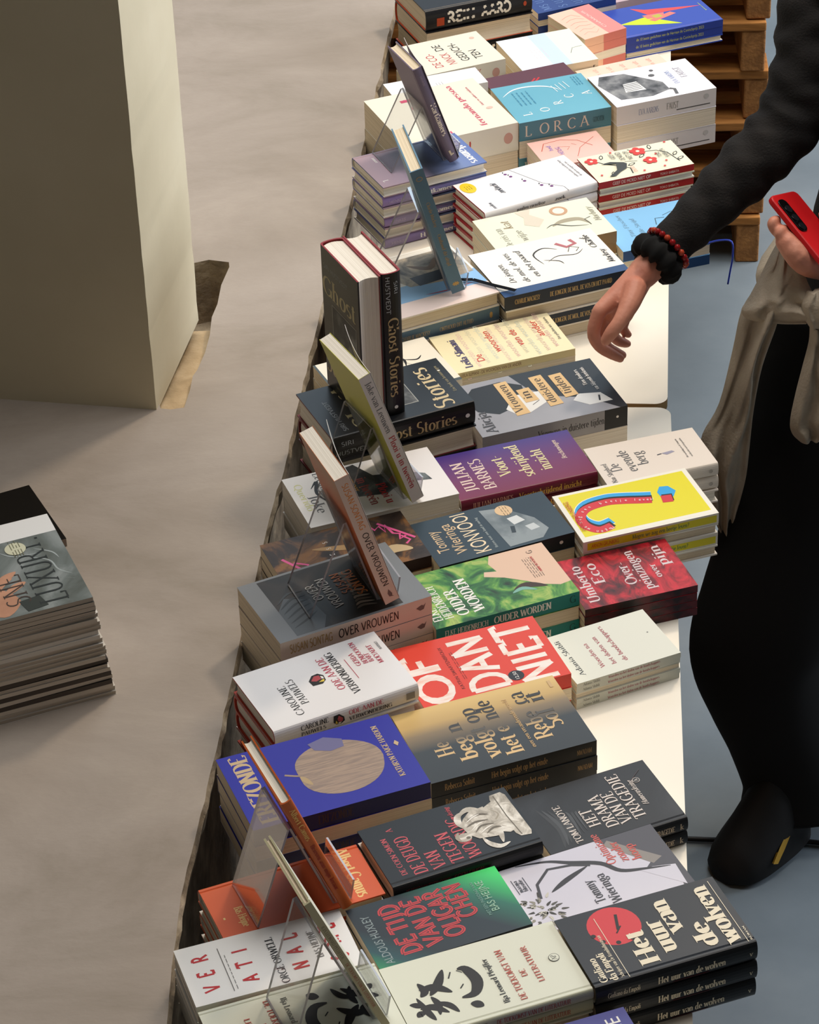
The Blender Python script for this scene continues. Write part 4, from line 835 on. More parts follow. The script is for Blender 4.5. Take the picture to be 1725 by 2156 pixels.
VR = noisy('silver_grey_photo', [(0.3, '#8E8D92'), (0.7, '#A9A8AD')], scale=3, rough=.4)
def art_vr(fr, sp, bk):
    d = M('#23272C', .4)
    fr.poly([(.0,.95),(.30,.80),(.46,.60),(.68,.48),(1.0,.42),(1.0,1.0),(.0,1.0)], d)
    fr.poly([(.72,.04),(.90,.14),(.92,.34),(.78,.46),(.60,.44),(.42,.34),(.34,.20),(.46,.08)], M('#1A1A1C', .4))
    fr.poly([(.40,.26),(.62,.36),(.60,.56),(.40,.56),(.26,.40),(.28,.30)], M('#E6E3DD')); fr.poly([(.16,.78),(.30,.70),(.40,.76),(.34,.90),(.16,.94)], M('#E6E3DD'))
    fr.line([(.38,.44),(.44,.50)], .03, K_, taper=True); fr.line([(.40,.54),(.46,.58)], .03, K_, taper=True); fr.line([(.2,.86),(.3,.88)], .012, K_)
    tn = M('#DDB77E')
    for t, u, v, f in (('Vrouwen', .30, .36, .56), ('in', .50, .47, .16), ('duistere', .34, .60, .50), ('tijden', .44, .73, .36)):
        fr.poly([(u-.06, v-.062), (u+f+.04, v-.07), (u+f+.05, v+.02), (u-.05, v+.032)], tn); fr.text(t, u, v, .06, M('#4A3A28'), fit=f)
    fr.text('Alicja', .04, .12, .07, M('#4C4C50'), fit=.4); fr.text('Tien denkers', .52, .86, .028, W_, fit=.32); fr.text('van blijvende betekenis', .40, .91, .028, W_, fit=.46)
    sp.rect(.84, .0, 1.0, 1.0, M('#15171A')); sp.text('Vrouwen in duistere tijden', .38, .66, .34, M('#2A2A2E'), fit=.46); sp.ell(.93, .45, .06, .06, W_)
stack('grey photograph paperback with torn tan title strips', dict(A=(1016,921), B=(1322,853), C=(1222,758)), 2, .0380, 'sp', 'paper', VR, VR, art=art_vr, seed=36, page=PAGE_W)

SL = off_white('pale_yellow_card', '#F0E3B8')
def art_sl(fr, sp, bk):
    cols = ['#E0BDB0', '#D8D2B4', '#D4D8C4', '#E6CDB8']
    for r_ in range(9): fr.text('woorden woorden', .04 + .05 * (r_ % 3), .24 + r_ * .083, .05, M(cols[r_ % 4]), font='s', fit=.9, sx=1)
    rd = M('#D64B3F'); fr.text('De', .16, .29, .06, rd, font='s', fit=.18); fr.text('woorden', .30, .46, .06, rd, font='s', fit=.56); fr.text('van de', .34, .66, .06, rd, font='s', fit=.42); fr.text('ander', .46, .86, .06, rd, font='s', fit=.42)
    fr.text('Leila Slimani', .08, .17, .06, M('#4A4470'), fit=.74, wt=1.3); fr.text('Drie gedachten over schrijven', .3, .955, .022, GREY, fit=.6)
    sp.text('LEILA SLIMANI - DE WOORDEN VAN DE ANDER', .05, .75, .5, M('#8A5A40'), font='s', fit=.5)
stack('slim pale yellow booklet with faded repeated words', dict(A=(959,792), B=(1215,737), C=(1141,657), D=(900,712)), 2, .0115, 'sps', 'paper', SL, M('#E3D29C'), art=art_sl, base=TABLE_Z + .036, seed=37)
def art_white(fr, sp, bk):
    fr.scribble(.1, .28, .8, .052, M('#8F8B86'), 12, .012); fr.rect(.18, .05, .42, .17, M('#3A3A3A')); fr.rect(.24, .07, .36, .14, M('#8E8E8A')); fr.rect(0, 0, .04, 1, M('#6E8A80'))
stack('white paperback peeping out under the yellow booklet', dict(D=(925,742), C=(1142,697), B=(1205,775)), 2, .0180, 'sp', 'paper', M('#EFEDE6', .45), art=art_white, seed=38)
def art_run(fr, sp, bk):
    fr.rect(.0, .0, .05, 1, M('#4A5354')); fr.rect(0, 0, 1, .02, M('#4A5354'))
    fr.line([(.80,.62),(.66,.70),(.52,.68)], .02, K_, taper=True); fr.line([(.66,.70),(.60,.80),(.66,.86)], .014, K_, taper=True); fr.line([(.62,.68),(.48,.76)], .014, K_, taper=True)
stack('cream paperback with a small black leaping figure', dict(D=(666,768), C=(902,706), B=(985,806)), 3, .0205, 'sps', 'paper', M('#EFE6D2', .45), art=art_run, seed=39)

MK = off_white('warm_white_card', '#F0E7D8')
MKP = noisy('watercolour_print', [(0.3, '#3E3B38'), (0.45, '#8D8578'), (0.55, '#B9A88F'), (0.7, '#9A8A80'), (0.85, '#7E8A60')], scale=14, rough=.5, dist=1.5)
def art_mk(fr, sp, bk):
    fr.rect(.52, .0, .78, .80, M('#8CB6DA')); fr.rect(.78, .0, 1.0, .9, M('#EBD6CC')); fr.poly([(.08,.02),(.56,.02),(.60,.3),(.56,.55),(.3,.66),(.08,.62)], MKP)
    fr.poly([(.40,.22),(.56,.24),(.58,.48),(.42,.50)], M('#35383E')); fr.line([(.2,.2),(.34,.3),(.22,.44)], .05, M('#6E5A4A'), taper=True)
    fr.text('Charlie', .72, .86, .05, GREY, fit=.2, sk=.3); fr.text('Onthoud', .22, .88, .05, K_, fit=.30, sk=.3); fr.text('altijd', .28, .94, .05, K_, fit=.20, sk=.3); fr.line([(.74,.1),(.76,.3),(.74,.5)], .01, RED, taper=True)
    sp.text('CHARLIE MACKESY', .18, .70, .30, M('#D9BE8E'), fit=.24); sp.text('ONTHOUD DIT ALTIJD', .50, .70, .30, M('#D9BE8E'), fit=.28)
    for a in range(4):
        q = a * math.pi / 4; sp.line([(.93 + .013*math.cos(q), .5 + .22*math.sin(q)), (.93 - .013*math.cos(q), .5 - .22*math.sin(q))], .09, M('#D9B26A'))
mkc = stack('white watercolour hardcover with a slate blue spine', dict(B=(1052,614), C=(975,500), A=(798,684)), 4, .0270, 'pspp', 'square', MK, M('#66849A', .45), art=art_mk, seed=40, page=PAGE_C)
def art_jon(fr, sp, bk):
    fr.rect(.0, .0, .13, 1.0, M('#2C4A74')); k = M('#2A2523')
    for t, u, v, f in (('De jongen,', .24, .17, .44), ('de mol, de vos', .20, .27, .66), ('en het paard', .26, .37, .6)): fr.text(t, u, v, .045, k, fit=f, sk=.3)
    fr.line([(.48,.46),(.70,.44),(.80,.54),(.72,.64)], .012, k, taper=True); fr.line([(.50,.50),(.58,.60),(.54,.74),(.62,.82)], .008, k, taper=True); fr.line([(.56,.48),(.48,.58),(.40,.60)], .008, k, taper=True)
    fr.line([(.84,.66),(.72,.72),(.76,.80),(.86,.78)], .03, M('#B5656A')); fr.line([(.62,.70),(.72,.74),(.66,.80),(.6,.76)], .006, k)
    fr.line([(.84,.86),(.80,.90),(.72,.88)], .008, k); fr.text('Charlie', .58, .93, .045, k, fit=.3, sk=.3); fr.text('Mackesy', .22, .96, .045, k, fit=.3, sk=.3)
    sp.text('CHARLIE MACKESY', .08, .66, .34, M('#C9A86A'), fit=.2, wt=1.3); sp.text('DE JONGEN, DE MOL, DE VOS EN HET PAARD', .36, .66, .34, M('#C9A86A'), fit=.5, wt=1.3)
stack('white hardcover with ink sketches and navy spine', dict(A=(1056,629), B=(1326,567), C=(1232,482)), 4, .0280, 'spsp', 'square', M('#F3EBDD', .4), M('#16202E', .4), art=art_jon, seed=41)

def art_kat(fr, sp, bk):
    k = M('#8A8674'); fr.text('De reis van', .14, .16, .06, k, fit=.52, sk=.2); fr.text('e wijze', .12, .30, .06, k, fit=.4, sk=.2); fr.text('kat', .60, .26, .07, M('#8E7A5A'), fit=.22, sk=.2)
    fr.poly([(.98,.36),(.80,.40),(.62,.36),(.50,.46),(.66,.54),(.86,.46),(1.0,.50)], M('#D9CDB8'))
    fr.line([(.44,.56),(.52,.66),(.50,.80),(.34,.86)], .05, M('#A79C82'), taper=True); fr.line([(.42,.50),(.48,.58),(.36,.70),(.30,.84)], .012, M('#4E4A3E'), taper=True); fr.line([(.3,.86),(.46,.84),(.5,.9)], .008, M('#4E4A3E'))
    fr.ell(.80, .70, .075, .075, M('#C59A76')); fr.ell(.80, .70, .048, .048, M('#EDE6D2')); fr.text('Norbury', .35, .965, .05, M('#A9A48E'), fit=.4, sk=.3)
stack('cream green paperback with a walking cat', dict(D=(970,470), C=(1211,420), B=(1307,494)), 4, .0225, 'ssps', 'paper', off_white('pale_green_cream', '#E6E5CC'), M('#9A7A50'), art=art_kat, seed=42)
def art_lb(fr, sp, bk):
    k = M('#5E7F96'); fr.text('Tiny Fisscher', .30, .26, .045, k, fit=.62, sk=.3); fr.text('Stille Strijd', .24, .38, .045, k, fit=.52, sk=.3)
    fr.line([(.52,.62),(.44,.72),(.60,.80),(.46,.84)], .03, M('#3E5A6C'), taper=True); fr.line([(.70,.70),(.76,.82),(.70,.92)], .008, M('#3E5A6C')); fr.line([(.5,.56),(.66,.60),(.64,.7)], .01, M('#3E5A6C'))
    sp.text('James Norbury', .2, .7, .45, M('#C9B98A'), fit=.3)
stack('sky blue paperback under the dark sleeve', dict(D=(1256,455), C=(1440,418), A=(1309,531)), 3, .0200, 'sps', 'paper', M('#7FB6DC', .45), M('#274A78'), art=art_lb, seed=43)

HAR = grad('lilac_blue_landscape', 'X', -.12, .12, [(0, '#4E67A8'), (.25, '#7283AE'), (.5, '#3E4152'), (.72, '#A08A98'), (1, '#AC8E92')], .42)
HARS = grad('lilac_spine', 'X', -.12, .12, [(0, '#8E74A8'), (.5, '#8076A4'), (1, '#56659A')], .45)
def art_har(fr, sp, bk):
    fr.text('Hartkamers', .14, .12, .085, W_, fit=.80, wt=1.4); fr.text('roman', .16, .86, .03, W_, fit=.15, sk=.3); fr.text('L', .82, .95, .05, W_)
    fr.scribble(.3, .80, .3, .016, M('#D9C2C6'), 2)
    sp.text('HENKES', .06, .66, .28, M('#B9A6C8'), font='s', fit=.14); sp.text('Hartkamers', .34, .68, .42, W_, fit=.36, wt=1.3); sp.line([(.90,.65),(.93,.6),(.925,.35)], .16, W_)
harc = stack('lilac blue landscape hardcover lying head to the right', dict(A=(808,396), B=(1026,341), C=(963,280), D=(754,322)), 6, .0215, 'pspsps', 'hard', HAR, HARS, art=art_har, seed=44, top='lilac blue landscape hardcover, title at its right end', jit=.005, page=PAGE_W)
def art_zoe(fr, sp, bk):
    k = M('#2E2A30'); fr.line([(1.0,.50),(.70,.56),(.40,.62),(.14,.74),(.0,.74)], .005, k)
    for u, v in ((.90,.44),(.80,.46),(.58,.52),(.34,.60),(.24,.66)): fr.ell(u, v, .014, .014, M('#6A2F6E')); fr.line([(u+.04, v-.01), (u+.08, v)], .008, k)
    fr.ell(.80, .08, .085, .06, M('#EDC521')); fr.scribble(.74, .06, .12, .02, K_, 3); fr.text('zoektocht', .40, .30, .05, k, fit=.34, sk=.3); fr.text('roelien', .04, .12, .03, k, fit=.2, sk=.3)
    fr.text('paulien cornelisse en de kleine dingen', .30, .92, .018, k, fit=.6); fr.text('die iedereen vergeet te zien', .3, .955, .018, k, fit=.5)
    sp.text('paulien cornelisse', .28, .7, .35, k, fit=.25); sp.text('zoek', .62, .7, .35, k, fit=.09)
stack('white hardcover with yellow sticker and purple berries', dict(A=(1022,449), B=(1259,383), C=(1193,323)), 4, .0180, 'sssp', 'jacket', M('#F2EDEB', .35), M('#EDE7E4', .35), inside=M('#A5202A'), art=art_zoe, seed=45, page=PAGE_W)
def flower(F, u, v, s, m, k):
    for a in range(5): F.ell(u + .9*s*math.cos(a*1.257)*F.h/F.w, v + .9*s*math.sin(a*1.257), s*.62, s*.62, m)
    F.ell(u, v, s*.35, s*.35, k)
def leaf(F, u, v, s, a, m):
    k = F.h / F.w; c_, s_ = math.cos(a), math.sin(a)
    F.poly([(u + (x*c_ - y*s_)*s*k, v + (x*s_ + y*c_)*s) for x, y in ((-1,0),(-.3,.42),(.5,.36),(1,0),(.5,-.36),(-.3,-.42))], m)
def art_geef(fr, sp, bk):
    k, r = M('#3A3A36'), M('#D3382E')
    fr.line([(.10,.38),(.30,.40),(.44,.32),(.60,.20),(.86,.10)], .014, k); fr.line([(.96,.52),(.80,.60),(.74,.78),(.60,.86),(.2,.90)], .012, k); fr.line([(.5,.52),(.56,.40)], .008, k)
    for u, v, a in ((.86,.22,.4),(.42,.44,1.2),(.90,.74,.2),(.64,.60,.9),(.5,.92,.7),(.2,.2,.3),(.3,.93,1.1)): leaf(fr, u, v, .05, a, k); leaf(fr, u, v, .03, a, M('#E6DFC2'))
    flower(fr, .78, .10, .045, r, M('#F0E8CC')); flower(fr, .82, .60, .055, r, M('#F0E8CC')); flower(fr, .42, .64, .048, r, M('#F0E8CC'))
    for u, v in ((.95,.34),(.96,.92),(.1,.5),(.3,.78),(.12,.72),(.22,.08),(.6,.74)): fr.ell(u, v, .013, .013, r)
    fr.poly([(.60,.16),(.52,.30),(.30,.26),(.12,.14),(.10,.2),(.22,.28),(.30,.36),(.46,.40),(.52,.38),(.62,.26)], k)
    fr.text('GEEF', .70, .34, .04, k, font='m', fit=.2); fr.text('DE MOED', .60, .42, .045, k, font='m', fit=.32); fr.text('NIET OP', .58, .50, .045, k, font='m', fit=.32); fr.text('TOKO', .46, .78, .04, k, font='m', fit=.2); fr.text('SHIBATA', .40, .85, .045, k, font='m', fit=.34)
    fr.scribble(.1, .40, .24, .014, r, 3)
    sp.text('GEEF DE MOED NIET OP', .14, .78, .5, M('#F0D9C8'), font='s', fit=.40); sp.text('TOKO SHIBATA', .64, .74, .36, M('#F0D9C8'), font='s', fit=.2)
stack('cream paperback with red blossoms and red spine', dict(A=(1261,385), B=(1462,344), C=(1408,295)), 7, .0138, 'spspsps', 'square', off_white('cream_floral_card', '#EBE4C8'), M('#B5231E', .42), art=art_geef, seed=46, jit=.0035, page=PAGE_W)

PES = off_white('ivory_card', '#E8E0CC')
def art_pes(fr, sp, bk):
    p, r = M('#D4486A'), M('#C04A5E')
    fr.text('fernando pessoa', .08, .76, .055, r, fit=.86, wt=1.3)
    for ch, u in (('f', .05), ('a', .24), ('u', .44), ('s', .64), ('t', .80)): fr.text(ch, u, .44, .20, p, sx=.85, wt=1.7)
    fr.text('faust en andere stukken', .45, .88, .02, r, fit=.4); fr.ell(.38, .90, .022, .030, M('#D9B8A8')); 
    sp.text('faust', .42, .68, .42, M('#C0453E'), fit=.16, wt=1.3); sp.ell(.91, .5, .16, .2, M('#D0A090'))
stack('very thick ivory paperback with pink lettering', dict(A=(856,309), B=(1092,257), C=(998,162)), 2, .0470, 'spp', 'paper', PES, PES, art=art_pes, seed=47)
def art_pesb(fr, sp, bk): fr.scribble(.2, .5, .3, .03, GREY, 3)
stack('white rounded paperback behind the thick ivory book', dict(D=(801,177), C=(995,141), B=(1044,190)), 3, .0330, 'sps', 'paper', M('#E8E6E4', .4), art=art_pesb, seed=48)
def art_lor(fr, sp, bk):
    for ch, v, u in (('L', .20, .16), ('O', .40, .18), ('R', .58, .30), ('C', .74, .42), ('A', .93, .42)): fr.text(ch, u, v, .095, W_, sx=1.15, wt=.8)
    fr.line([(.72,.05),(.86,.20),(.88,.38),(.80,.56),(.66,.66)], .022, M('#E6EEF0'), taper=True)
    for k in range(4): fr.line([(.62+.02*k,.62+.05*k),(.80+.02*k,.60+.05*k)], .008, M('#DDE8EA'))
    fr.scribble(.42, .16, .36, .05, M('#3B86A6'), 4, .012, 2); fr.scribble(.7, .86, .24, .03, M('#3B86A6'), 3, .01, 3)
    for ch, a in (('L', .06), ('O', .22), ('R', .37), ('C', .52), ('A', .66)): sp.text(ch, a, .80, .58, M('#D6D0BC'), sx=1.1, wt=.8)
    sp.text('GEDICHTEN', .80, .66, .26, M('#1E4A52'), fit=.12)
stack('turquoise blue paperback with scattered white capitals', dict(A=(1070,264), B=(1289,224), C=(1227,152)), 3, .0350, 'sps', 'paper', noisy('turquoise_card', [(0.3, '#5EA3B8'), (0.7, '#6DB0C2')], scale=3, rough=.45), M('#4C8290'), art=art_lor, seed=49)
def art_mar(fr, sp, bk): fr.line([(.42,.45),(.60,.55)], .02, RED); fr.line([(.42,.50),(.60,.60)], .02, RED)
stack('plain maroon hardcover behind the turquoise book', dict(D=(1013,167), C=(1189,130), B=(1240,180)), 3, .0290, 'sps', 'hard', M('#5A2C38', .45), art=art_mar, seed=50)
def art_fau(fr, sp, bk):
    g = noisy('grey_engraving', [(0.35, '#2E2E30'), (0.5, '#6E6E70'), (0.7, '#A9A9A6')], scale=26, rough=.5)
    fr.poly([(.18,.10),(.12,.40),(.22,.60),(.46,.60),(.66,.48),(.90,.34),(.94,.10),(.70,.02)], g); fr.poly([(.36,.2),(.60,.24),(.62,.38),(.34,.40)], M('#E4E2DE'))
    for k in range(5): fr.line([(.38+.045*k,.22),(.40+.045*k,.38)], .008, K_)
    fr.text('FAUST', .48, .86, .06, M('#9A98A0'), fit=.32); fr.text('EVA AARENS', .34, .74, .045, M('#8FA0C4'), fit=.4); fr.ell(.84, .60, .02, .02, GREY); fr.ell(.70, .56, .026, .03, GREY)
    fr.line([(.05,.62),(.20,.64),(.24,.6)], .03, GREY)
    sp.text('EVA AARENS', .22, .66, .30, M('#8F94A8'), fit=.20); sp.text('FAUST', .50, .66, .34, M('#8A8478'), fit=.12); sp.line([(.60,.78),(.94,.78)], .05, M('#4A443C')); sp.ell(.9, .35, .14, .14, M('#C4BDB4'))
stack('pinkish white paperback with a grey engraved cart', dict(A=(1289,228), B=(1509,184), C=(1440,123)), 3, .0390, 'sps', 'paper', M('#F0EBF0', .4), M('#DED4CC'), art=art_fau, seed=51, jit=.006)
def art_pea(fr, sp, bk):
    r = M('#E0A090')
    for k in range(5): fr.text('Brieven uit', .30, .22 + .16 * k, .06, r, font='s', fit=.6)
stack('peach paperback with rows of red print', dict(D=(1212,149), C=(1386,112), B=(1440,160)), 3, .0190, 'sps', 'paper', M('#EBCDB8', .45), art=art_pea, seed=52)
def art_lineface(fr, sp, bk):
    k = M('#C4604E'); fr.line([(.6,.1),(.86,.2),(.9,.45),(.78,.66),(.5,.8)], .012, k); fr.line([(.5,.3),(.66,.36),(.6,.5),(.5,.44)], .008, k); fr.line([(.7,.55),(.62,.6)], .006, k); fr.line([(.2,.5),(.5,.62),(.8,.9)], .008, k)
    fr.text('hed', .56, .26, .06, M('#8E7BC0'), font='m', fit=.2); fr.text('HEILIG', .36, .36, .06, M('#8E7BC0'), font='m', fit=.3)
stack('pink paperback with a line drawn face', dict(D=(1094,304), C=(1240,277), B=(1300,325)), 4, .0180, 'spsp', 'paper', M('#EDBDB0', .45), art=art_lineface, seed=53)

def art_con(fr, sp, bk):
    r = M('#B8343C')
    for t, u, v, f, m in (('DE CO-', .14, .30, .46, r), ('NINCK', .16, .47, .38, r), ('DE', .62, .47, .20, K_), ('GEDICH-', .18, .64, .60, K_), ('TEN', .18, .80, .28, K_)): fr.text(t, u, v, .10, m, font='s', fit=f)
    fr.ell(.82, .88, .03, .03, M('#D8B6A4')); sp.text('DE CONINCK', .2, .72, .5, r, fit=.5); sp.ell(.88, .5, .16, .2, M('#D0A090'))
stack('thick ivory paperback with red and black capitals', dict(A=(893,160), B=(1065,123), C=(1015,62)), 3, .0400, 'sps', 'paper', PES, PES, art=art_con, seed=54)
def art_pal(fr, sp, bk):
    fr.rect(0, .0, 1, .42, M('#E6EAF4')); fr.rect(0, .42, 1, .66, M('#C8D8F0')); fr.scribble(.3, .30, .3, .05, M('#E6B8B0'), 4); fr.line([(.30,.75),(.44,.82),(.46,.96)], .006, GREY); sp.text('r', .93, .8, .5, K_)
stack('pale blue and cream paperback with a faint sketch', dict(D=(1052,86), C=(1206,58), B=(1265,128)), 3, .0230, 'sps', 'paper', M('#E4E8D8', .42), M('#E6D2B0'), art=art_pal, seed=55)
def art_cha(fr, sp, bk):
    fr.rect(0, .58, 1, 1, M('#DE8A84')); fr.text('CHAMOUR', .20, .72, .06, M('#F2C6BC'), font='m', fit=.66); k = M('#DE7A6C')
    for a in range(6): fr.line([(.15+.12*a,.12),(.2+.12*a,.26),(.12+.14*a,.40),(.2+.1*a,.52)], .006, k)
    sp.rect(.45, 0, 1, 1, M('#D0705E'))
stack('salmon pink paperback with fine line drawing', dict(A=(1188,96), B=(1320,58), C=(1246,6)), 4, .0165, 'ssps', 'paper', M('#EFC2AC', .45), M('#E8B08C'), art=art_cha, seed=56)
def art_tri(fr, sp, bk):
    o, y = M('#E04C4A'), M('#C6DA1E')
    fr.poly([(.92,.30),(.80,.42),(.60,.95),(.62,.40)], o); fr.poly([(.46,.06),(.56,.36),(.14,.62),(.30,.3)], y)
    fr.poly([(.62,.34),(.48,.36),(.46,.52),(.6,.56)], M('#E77A6E')); fr.poly([(.44,.36),(.36,.40),(.50,.66),(.58,.62)], M('#E77A6E')); fr.poly([(.56,.42),(.46,.44),(.48,.52),(.58,.5)], M('#B5B24A'))
    fr.text('poezie', .4, .95, .012, y, fit=.3); sp.text('de 10 beste gedichten van de Herman de Coninckprijs 2023', .1, .72, .42, M('#B9B85A'), font='s', fit=.7)
stack('royal blue paperback with orange and lime triangles', dict(A=(1317,81), B=(1523,40), C=(1455,-12)), 2, .0190, 'ss', 'square', M('#3049A8', .42), M('#24368A', .42), art=art_tri, seed=57)
def art_navyp(fr, sp, bk):
    for k in range(4):
        for j in range(5): fr.text('MSUZB'[(k+j) % 5], .08 + .19*j, .2 + .2*k, .10, M('#6E8CC0'), font='m', wt=.6)
stack('navy patterned paperback with pale outlined letters', dict(D=(1110,-12), A=(1160,52), B=(1330,16)), 4, .0140, 'spsp', 'paper', M('#27407E', .42), art=art_navyp, seed=58)
stack('greyish pink paperback at the top edge', dict(A=(1288,9), B=(1430,-18), D=(1240,-50)), 4, .0180, 'spsp', 'paper', M('#BDA4AC', .45), seed=59)
def art_rei(fr, sp, bk):
    sp.text('REIN', .20, .72, .50, M('#EFE3CE'), font='m', fit=.26, wt=1.8); sp.text('AARD', .52, .72, .50, M('#EFE3CE'), font='m', fit=.28, wt=1.8); sp.rect(.10, .40, .17, .8, M('#B8451F')); sp.ell(.93, .5, .08, .12, M('#B8451F'))
stack('thick black hardcover with chunky pale spine capitals', dict(A=(897,26), B=(1121,-18), D=(838,-45)), 3, .0440, 'sps', 'hard', M('#17161A', .4), M('#121114', .42), inside=M('#C4451F'), art=art_rei, seed=60, jit=.006)
# ------------------------------------------------------------------ books standing up and their clear stands
def clear_sheet():
    m = bpy.data.materials.new('clear_acrylic'); m.use_nodes = True; nt = m.node_tree; N, L = nt.nodes, nt.links
    N.remove(N['Principled BSDF']); out = N['Material Output']
    tr = N.new('ShaderNodeBsdfTransparent'); tr.inputs[0].default_value = (.93, .935, .94, 1)
    gl = N.new('ShaderNodeBsdfGlossy'); gl.inputs['Roughness'].default_value = .06
    fr = N.new('ShaderNodeFresnel'); fr.inputs[0].default_value = 1.49; mx = N.new('ShaderNodeMixShader')
    mt = N.new('ShaderNodeMath'); mt.operation = 'MULTIPLY_ADD'; mt.inputs[1].default_value = .55; mt.inputs[2].default_value = .015
    L.new(fr.outputs[0], mt.inputs[0]); L.new(mt.outputs[0], mx.inputs[0]); L.new(tr.outputs[0], mx.inputs[1]); L.new(gl.outputs[0], mx.inputs[2]); L.new(mx.outputs[0], out.inputs[0])
    return m
def clear_edge():
    m, nt, b = _base('polished_acrylic_edge', .45); b.inputs['Base Color'].default_value = lin('#A9A7AB'); b.inputs['Specular IOR Level'].default_value = .2; b.inputs['Transmission Weight'].default_value = .4; b.inputs['IOR'].default_value = 1.3
    return m
AC, ACE = clear_sheet(), clear_edge()
def easel(base, yaw, lean, label, width=.088, y0=.022, hp=.15, lip=.030, foot=-.105, gap=.024, zdrop=0.0):
    """bent clear acrylic easel: rear foot, fold, leaning back panel, ledge, upturned front lip"""
    o = empty('display_stand', base, (0, 0, yaw)); tag(o, label, 'display stand', 'clear acrylic display stands')
    th = .0028
    sx, sz = -math.sin(lean), math.cos(lean)
    P = [(foot, .0015), (sx*hp - .006, sz*hp), (sx*hp - .0032, sz*hp + .0016), (-.0032, .0018), (gap + .003, .0018), (gap + .008, lip)]
    b = MB(); n = len(P); off = []
    for i, p in enumerate(P):
        a = P[max(0, i-1)]; c = P[min(n-1, i+1)]; dx, dz = c[0]-a[0], c[1]-a[1]; l = math.hypot(dx, dz); off.append((-dz/l*th/2, dx/l*th/2))
    up = [(p[0]+q[0], p[1]+q[1]) for p, q in zip(P, off)]; dn = [(p[0]-q[0], p[1]-q[1]) for p, q in zip(P, off)]
    zmin = min(z for _, z in up + dn)
    up = [(x, z - zmin + .0002) for x, z in up]; dn = [(x, z - zmin + .0002) for x, z in dn]
    vs = [(x, y, z) for y in (y0, y0 + width) for x, z in up + dn]; m = 2 * n
    for i in range(n - 1):
        b.add(vs, [(i, i+1, m+i+1, m+i)], AC); b.add(vs, [(n+i, n+i+1, m+n+i+1, m+n+i)], AC)
        for k in (0, m): b.add(vs, [(k+i, k+i+1, k+n+i+1, k+n+i)], ACE)
    for i in (0, n-1): b.add(vs, [(i, n+i, m+n+i, m+i)], ACE)
    b.build('acrylic_sheet', o)
    return o
def standing(px, py, z, yaw, lean, h, w_, t, label, kind, cover, spine, art, inside=None, page=None, curl=None, stand=None, foot=-.105, hp=.15, flip=False, lift=.0052, zst=None, topp=None, b0=None):
    yaw = R(yaw); lean = R(lean)
    Y = Vector((-math.sin(yaw), math.cos(yaw), 0)); X = Vector((math.cos(yaw)*math.cos(lean), math.sin(yaw)*math.cos(lean), math.sin(lean))); Z = X.cross(Y)
    if b0 is None:
        b1 = at(px, py, z); b2 = at(topp[0], topp[1], z + lift + Z.z * h) - Z * h; b0 = b2 if lift < .001 else (b1 + b2) / 2; b0.z = z
    ms = make_book(h, w_, t, kind, cover, spine, inside, page, art)
    c = b0 + Z * h/2 + Y * w_/2
    if not flip:
        mt = Matrix.Identity(4)
        for i, (cx, cy, cz) in enumerate(zip(-Z, Y, X)): mt[i][0], mt[i][1], mt[i][2] = cx, cy, cz
        mt.translation = c + Vector((0, 0, lift))
    else:
        mt = Matrix.Identity(4)
        for i, (cx, cy, cz) in enumerate(zip(-Z, -Y, -X)): mt[i][0], mt[i][1], mt[i][2] = cx, cy, cz
        mt.translation = c + X * t + Vector((0, 0, lift))
    r = place_book(ms, (0, 0, 0), (0, 0, 0), label, mtx=mt)
    if curl:
        amp, mat = curl; cb = MB(); nx, ny = 14, 12; vs = []
        for k in (0, 1):
            for i in range(nx + 1):
                for j in range(ny + 1):
                    v = i / nx; u = j / ny; lft = amp * (u ** 1.7) * (1 - v) ** .8
                    vs.append((-h/2 + v * h, -w_/2 + u * w_ * .985, t + .0006 + lft + k * .0006))
        K = (nx + 1) * (ny + 1)
        for i in range(nx):
            for j in range(ny):
                q = [i*(ny+1)+j, i*(ny+1)+j+1, (i+1)*(ny+1)+j+1, (i+1)*(ny+1)+j]
                cb.add(vs, [q], mat, True); cb.add(vs, [[K + a for a in reversed(q)]], mat, True)
        ring = [j for j in range(ny+1)] + [(i)*(ny+1)+ny for i in range(1, nx+1)] + [nx*(ny+1)+j for j in range(ny-1, -1, -1)] + [i*(ny+1) for i in range(nx-1, 0, -1)]
        for a, c_ in zip(ring, ring[1:] + ring[:1]): cb.add(vs, [(a, c_, K + c_, K + a)], W_)
        cb.build('open_front_cover', r)
    if stand: easel(Vector((b0.x, b0.y, zst if zst is not None else z)), yaw, lean, stand, gap=t/math.cos(lean) + .001, foot=foot, hp=hp)
    return r, b0
standing(812, 1276, TOPS[26], 21.5, 16.4, .237, .134, .0216, 'putty spined paperback standing upright on the clear stand above the grey photograph books', 'paper', M('#B9632E', .45), SONC,
         lambda fr, sp, bk: (bk.rect(0, 0, 1, 1, grad('orange_back_fade', 'X', -.12, .12, [(0, '#B8855C'), (.4, '#D9671F'), (1, '#8E4A1C')])), sp.text('SUSAN SONTAG', .05, .66, .40, M('#D9893A'), font='m', fit=.36), sp.text('OVER VROUWEN', .44, .66, .40, M('#2A2420'), font='m', fit=.43), sp.poly([(.90,.45),(.93,.60),(.955,.55),(.965,.25),(.955,.35),(.94,.30)], M('#6B5B55'))),
         topp=(704, 1018), page=PAGE_W, curl=(.020, M('#74787A', .4)), stand='clear acrylic stand holding the putty spined book', zst=TOPS[26])
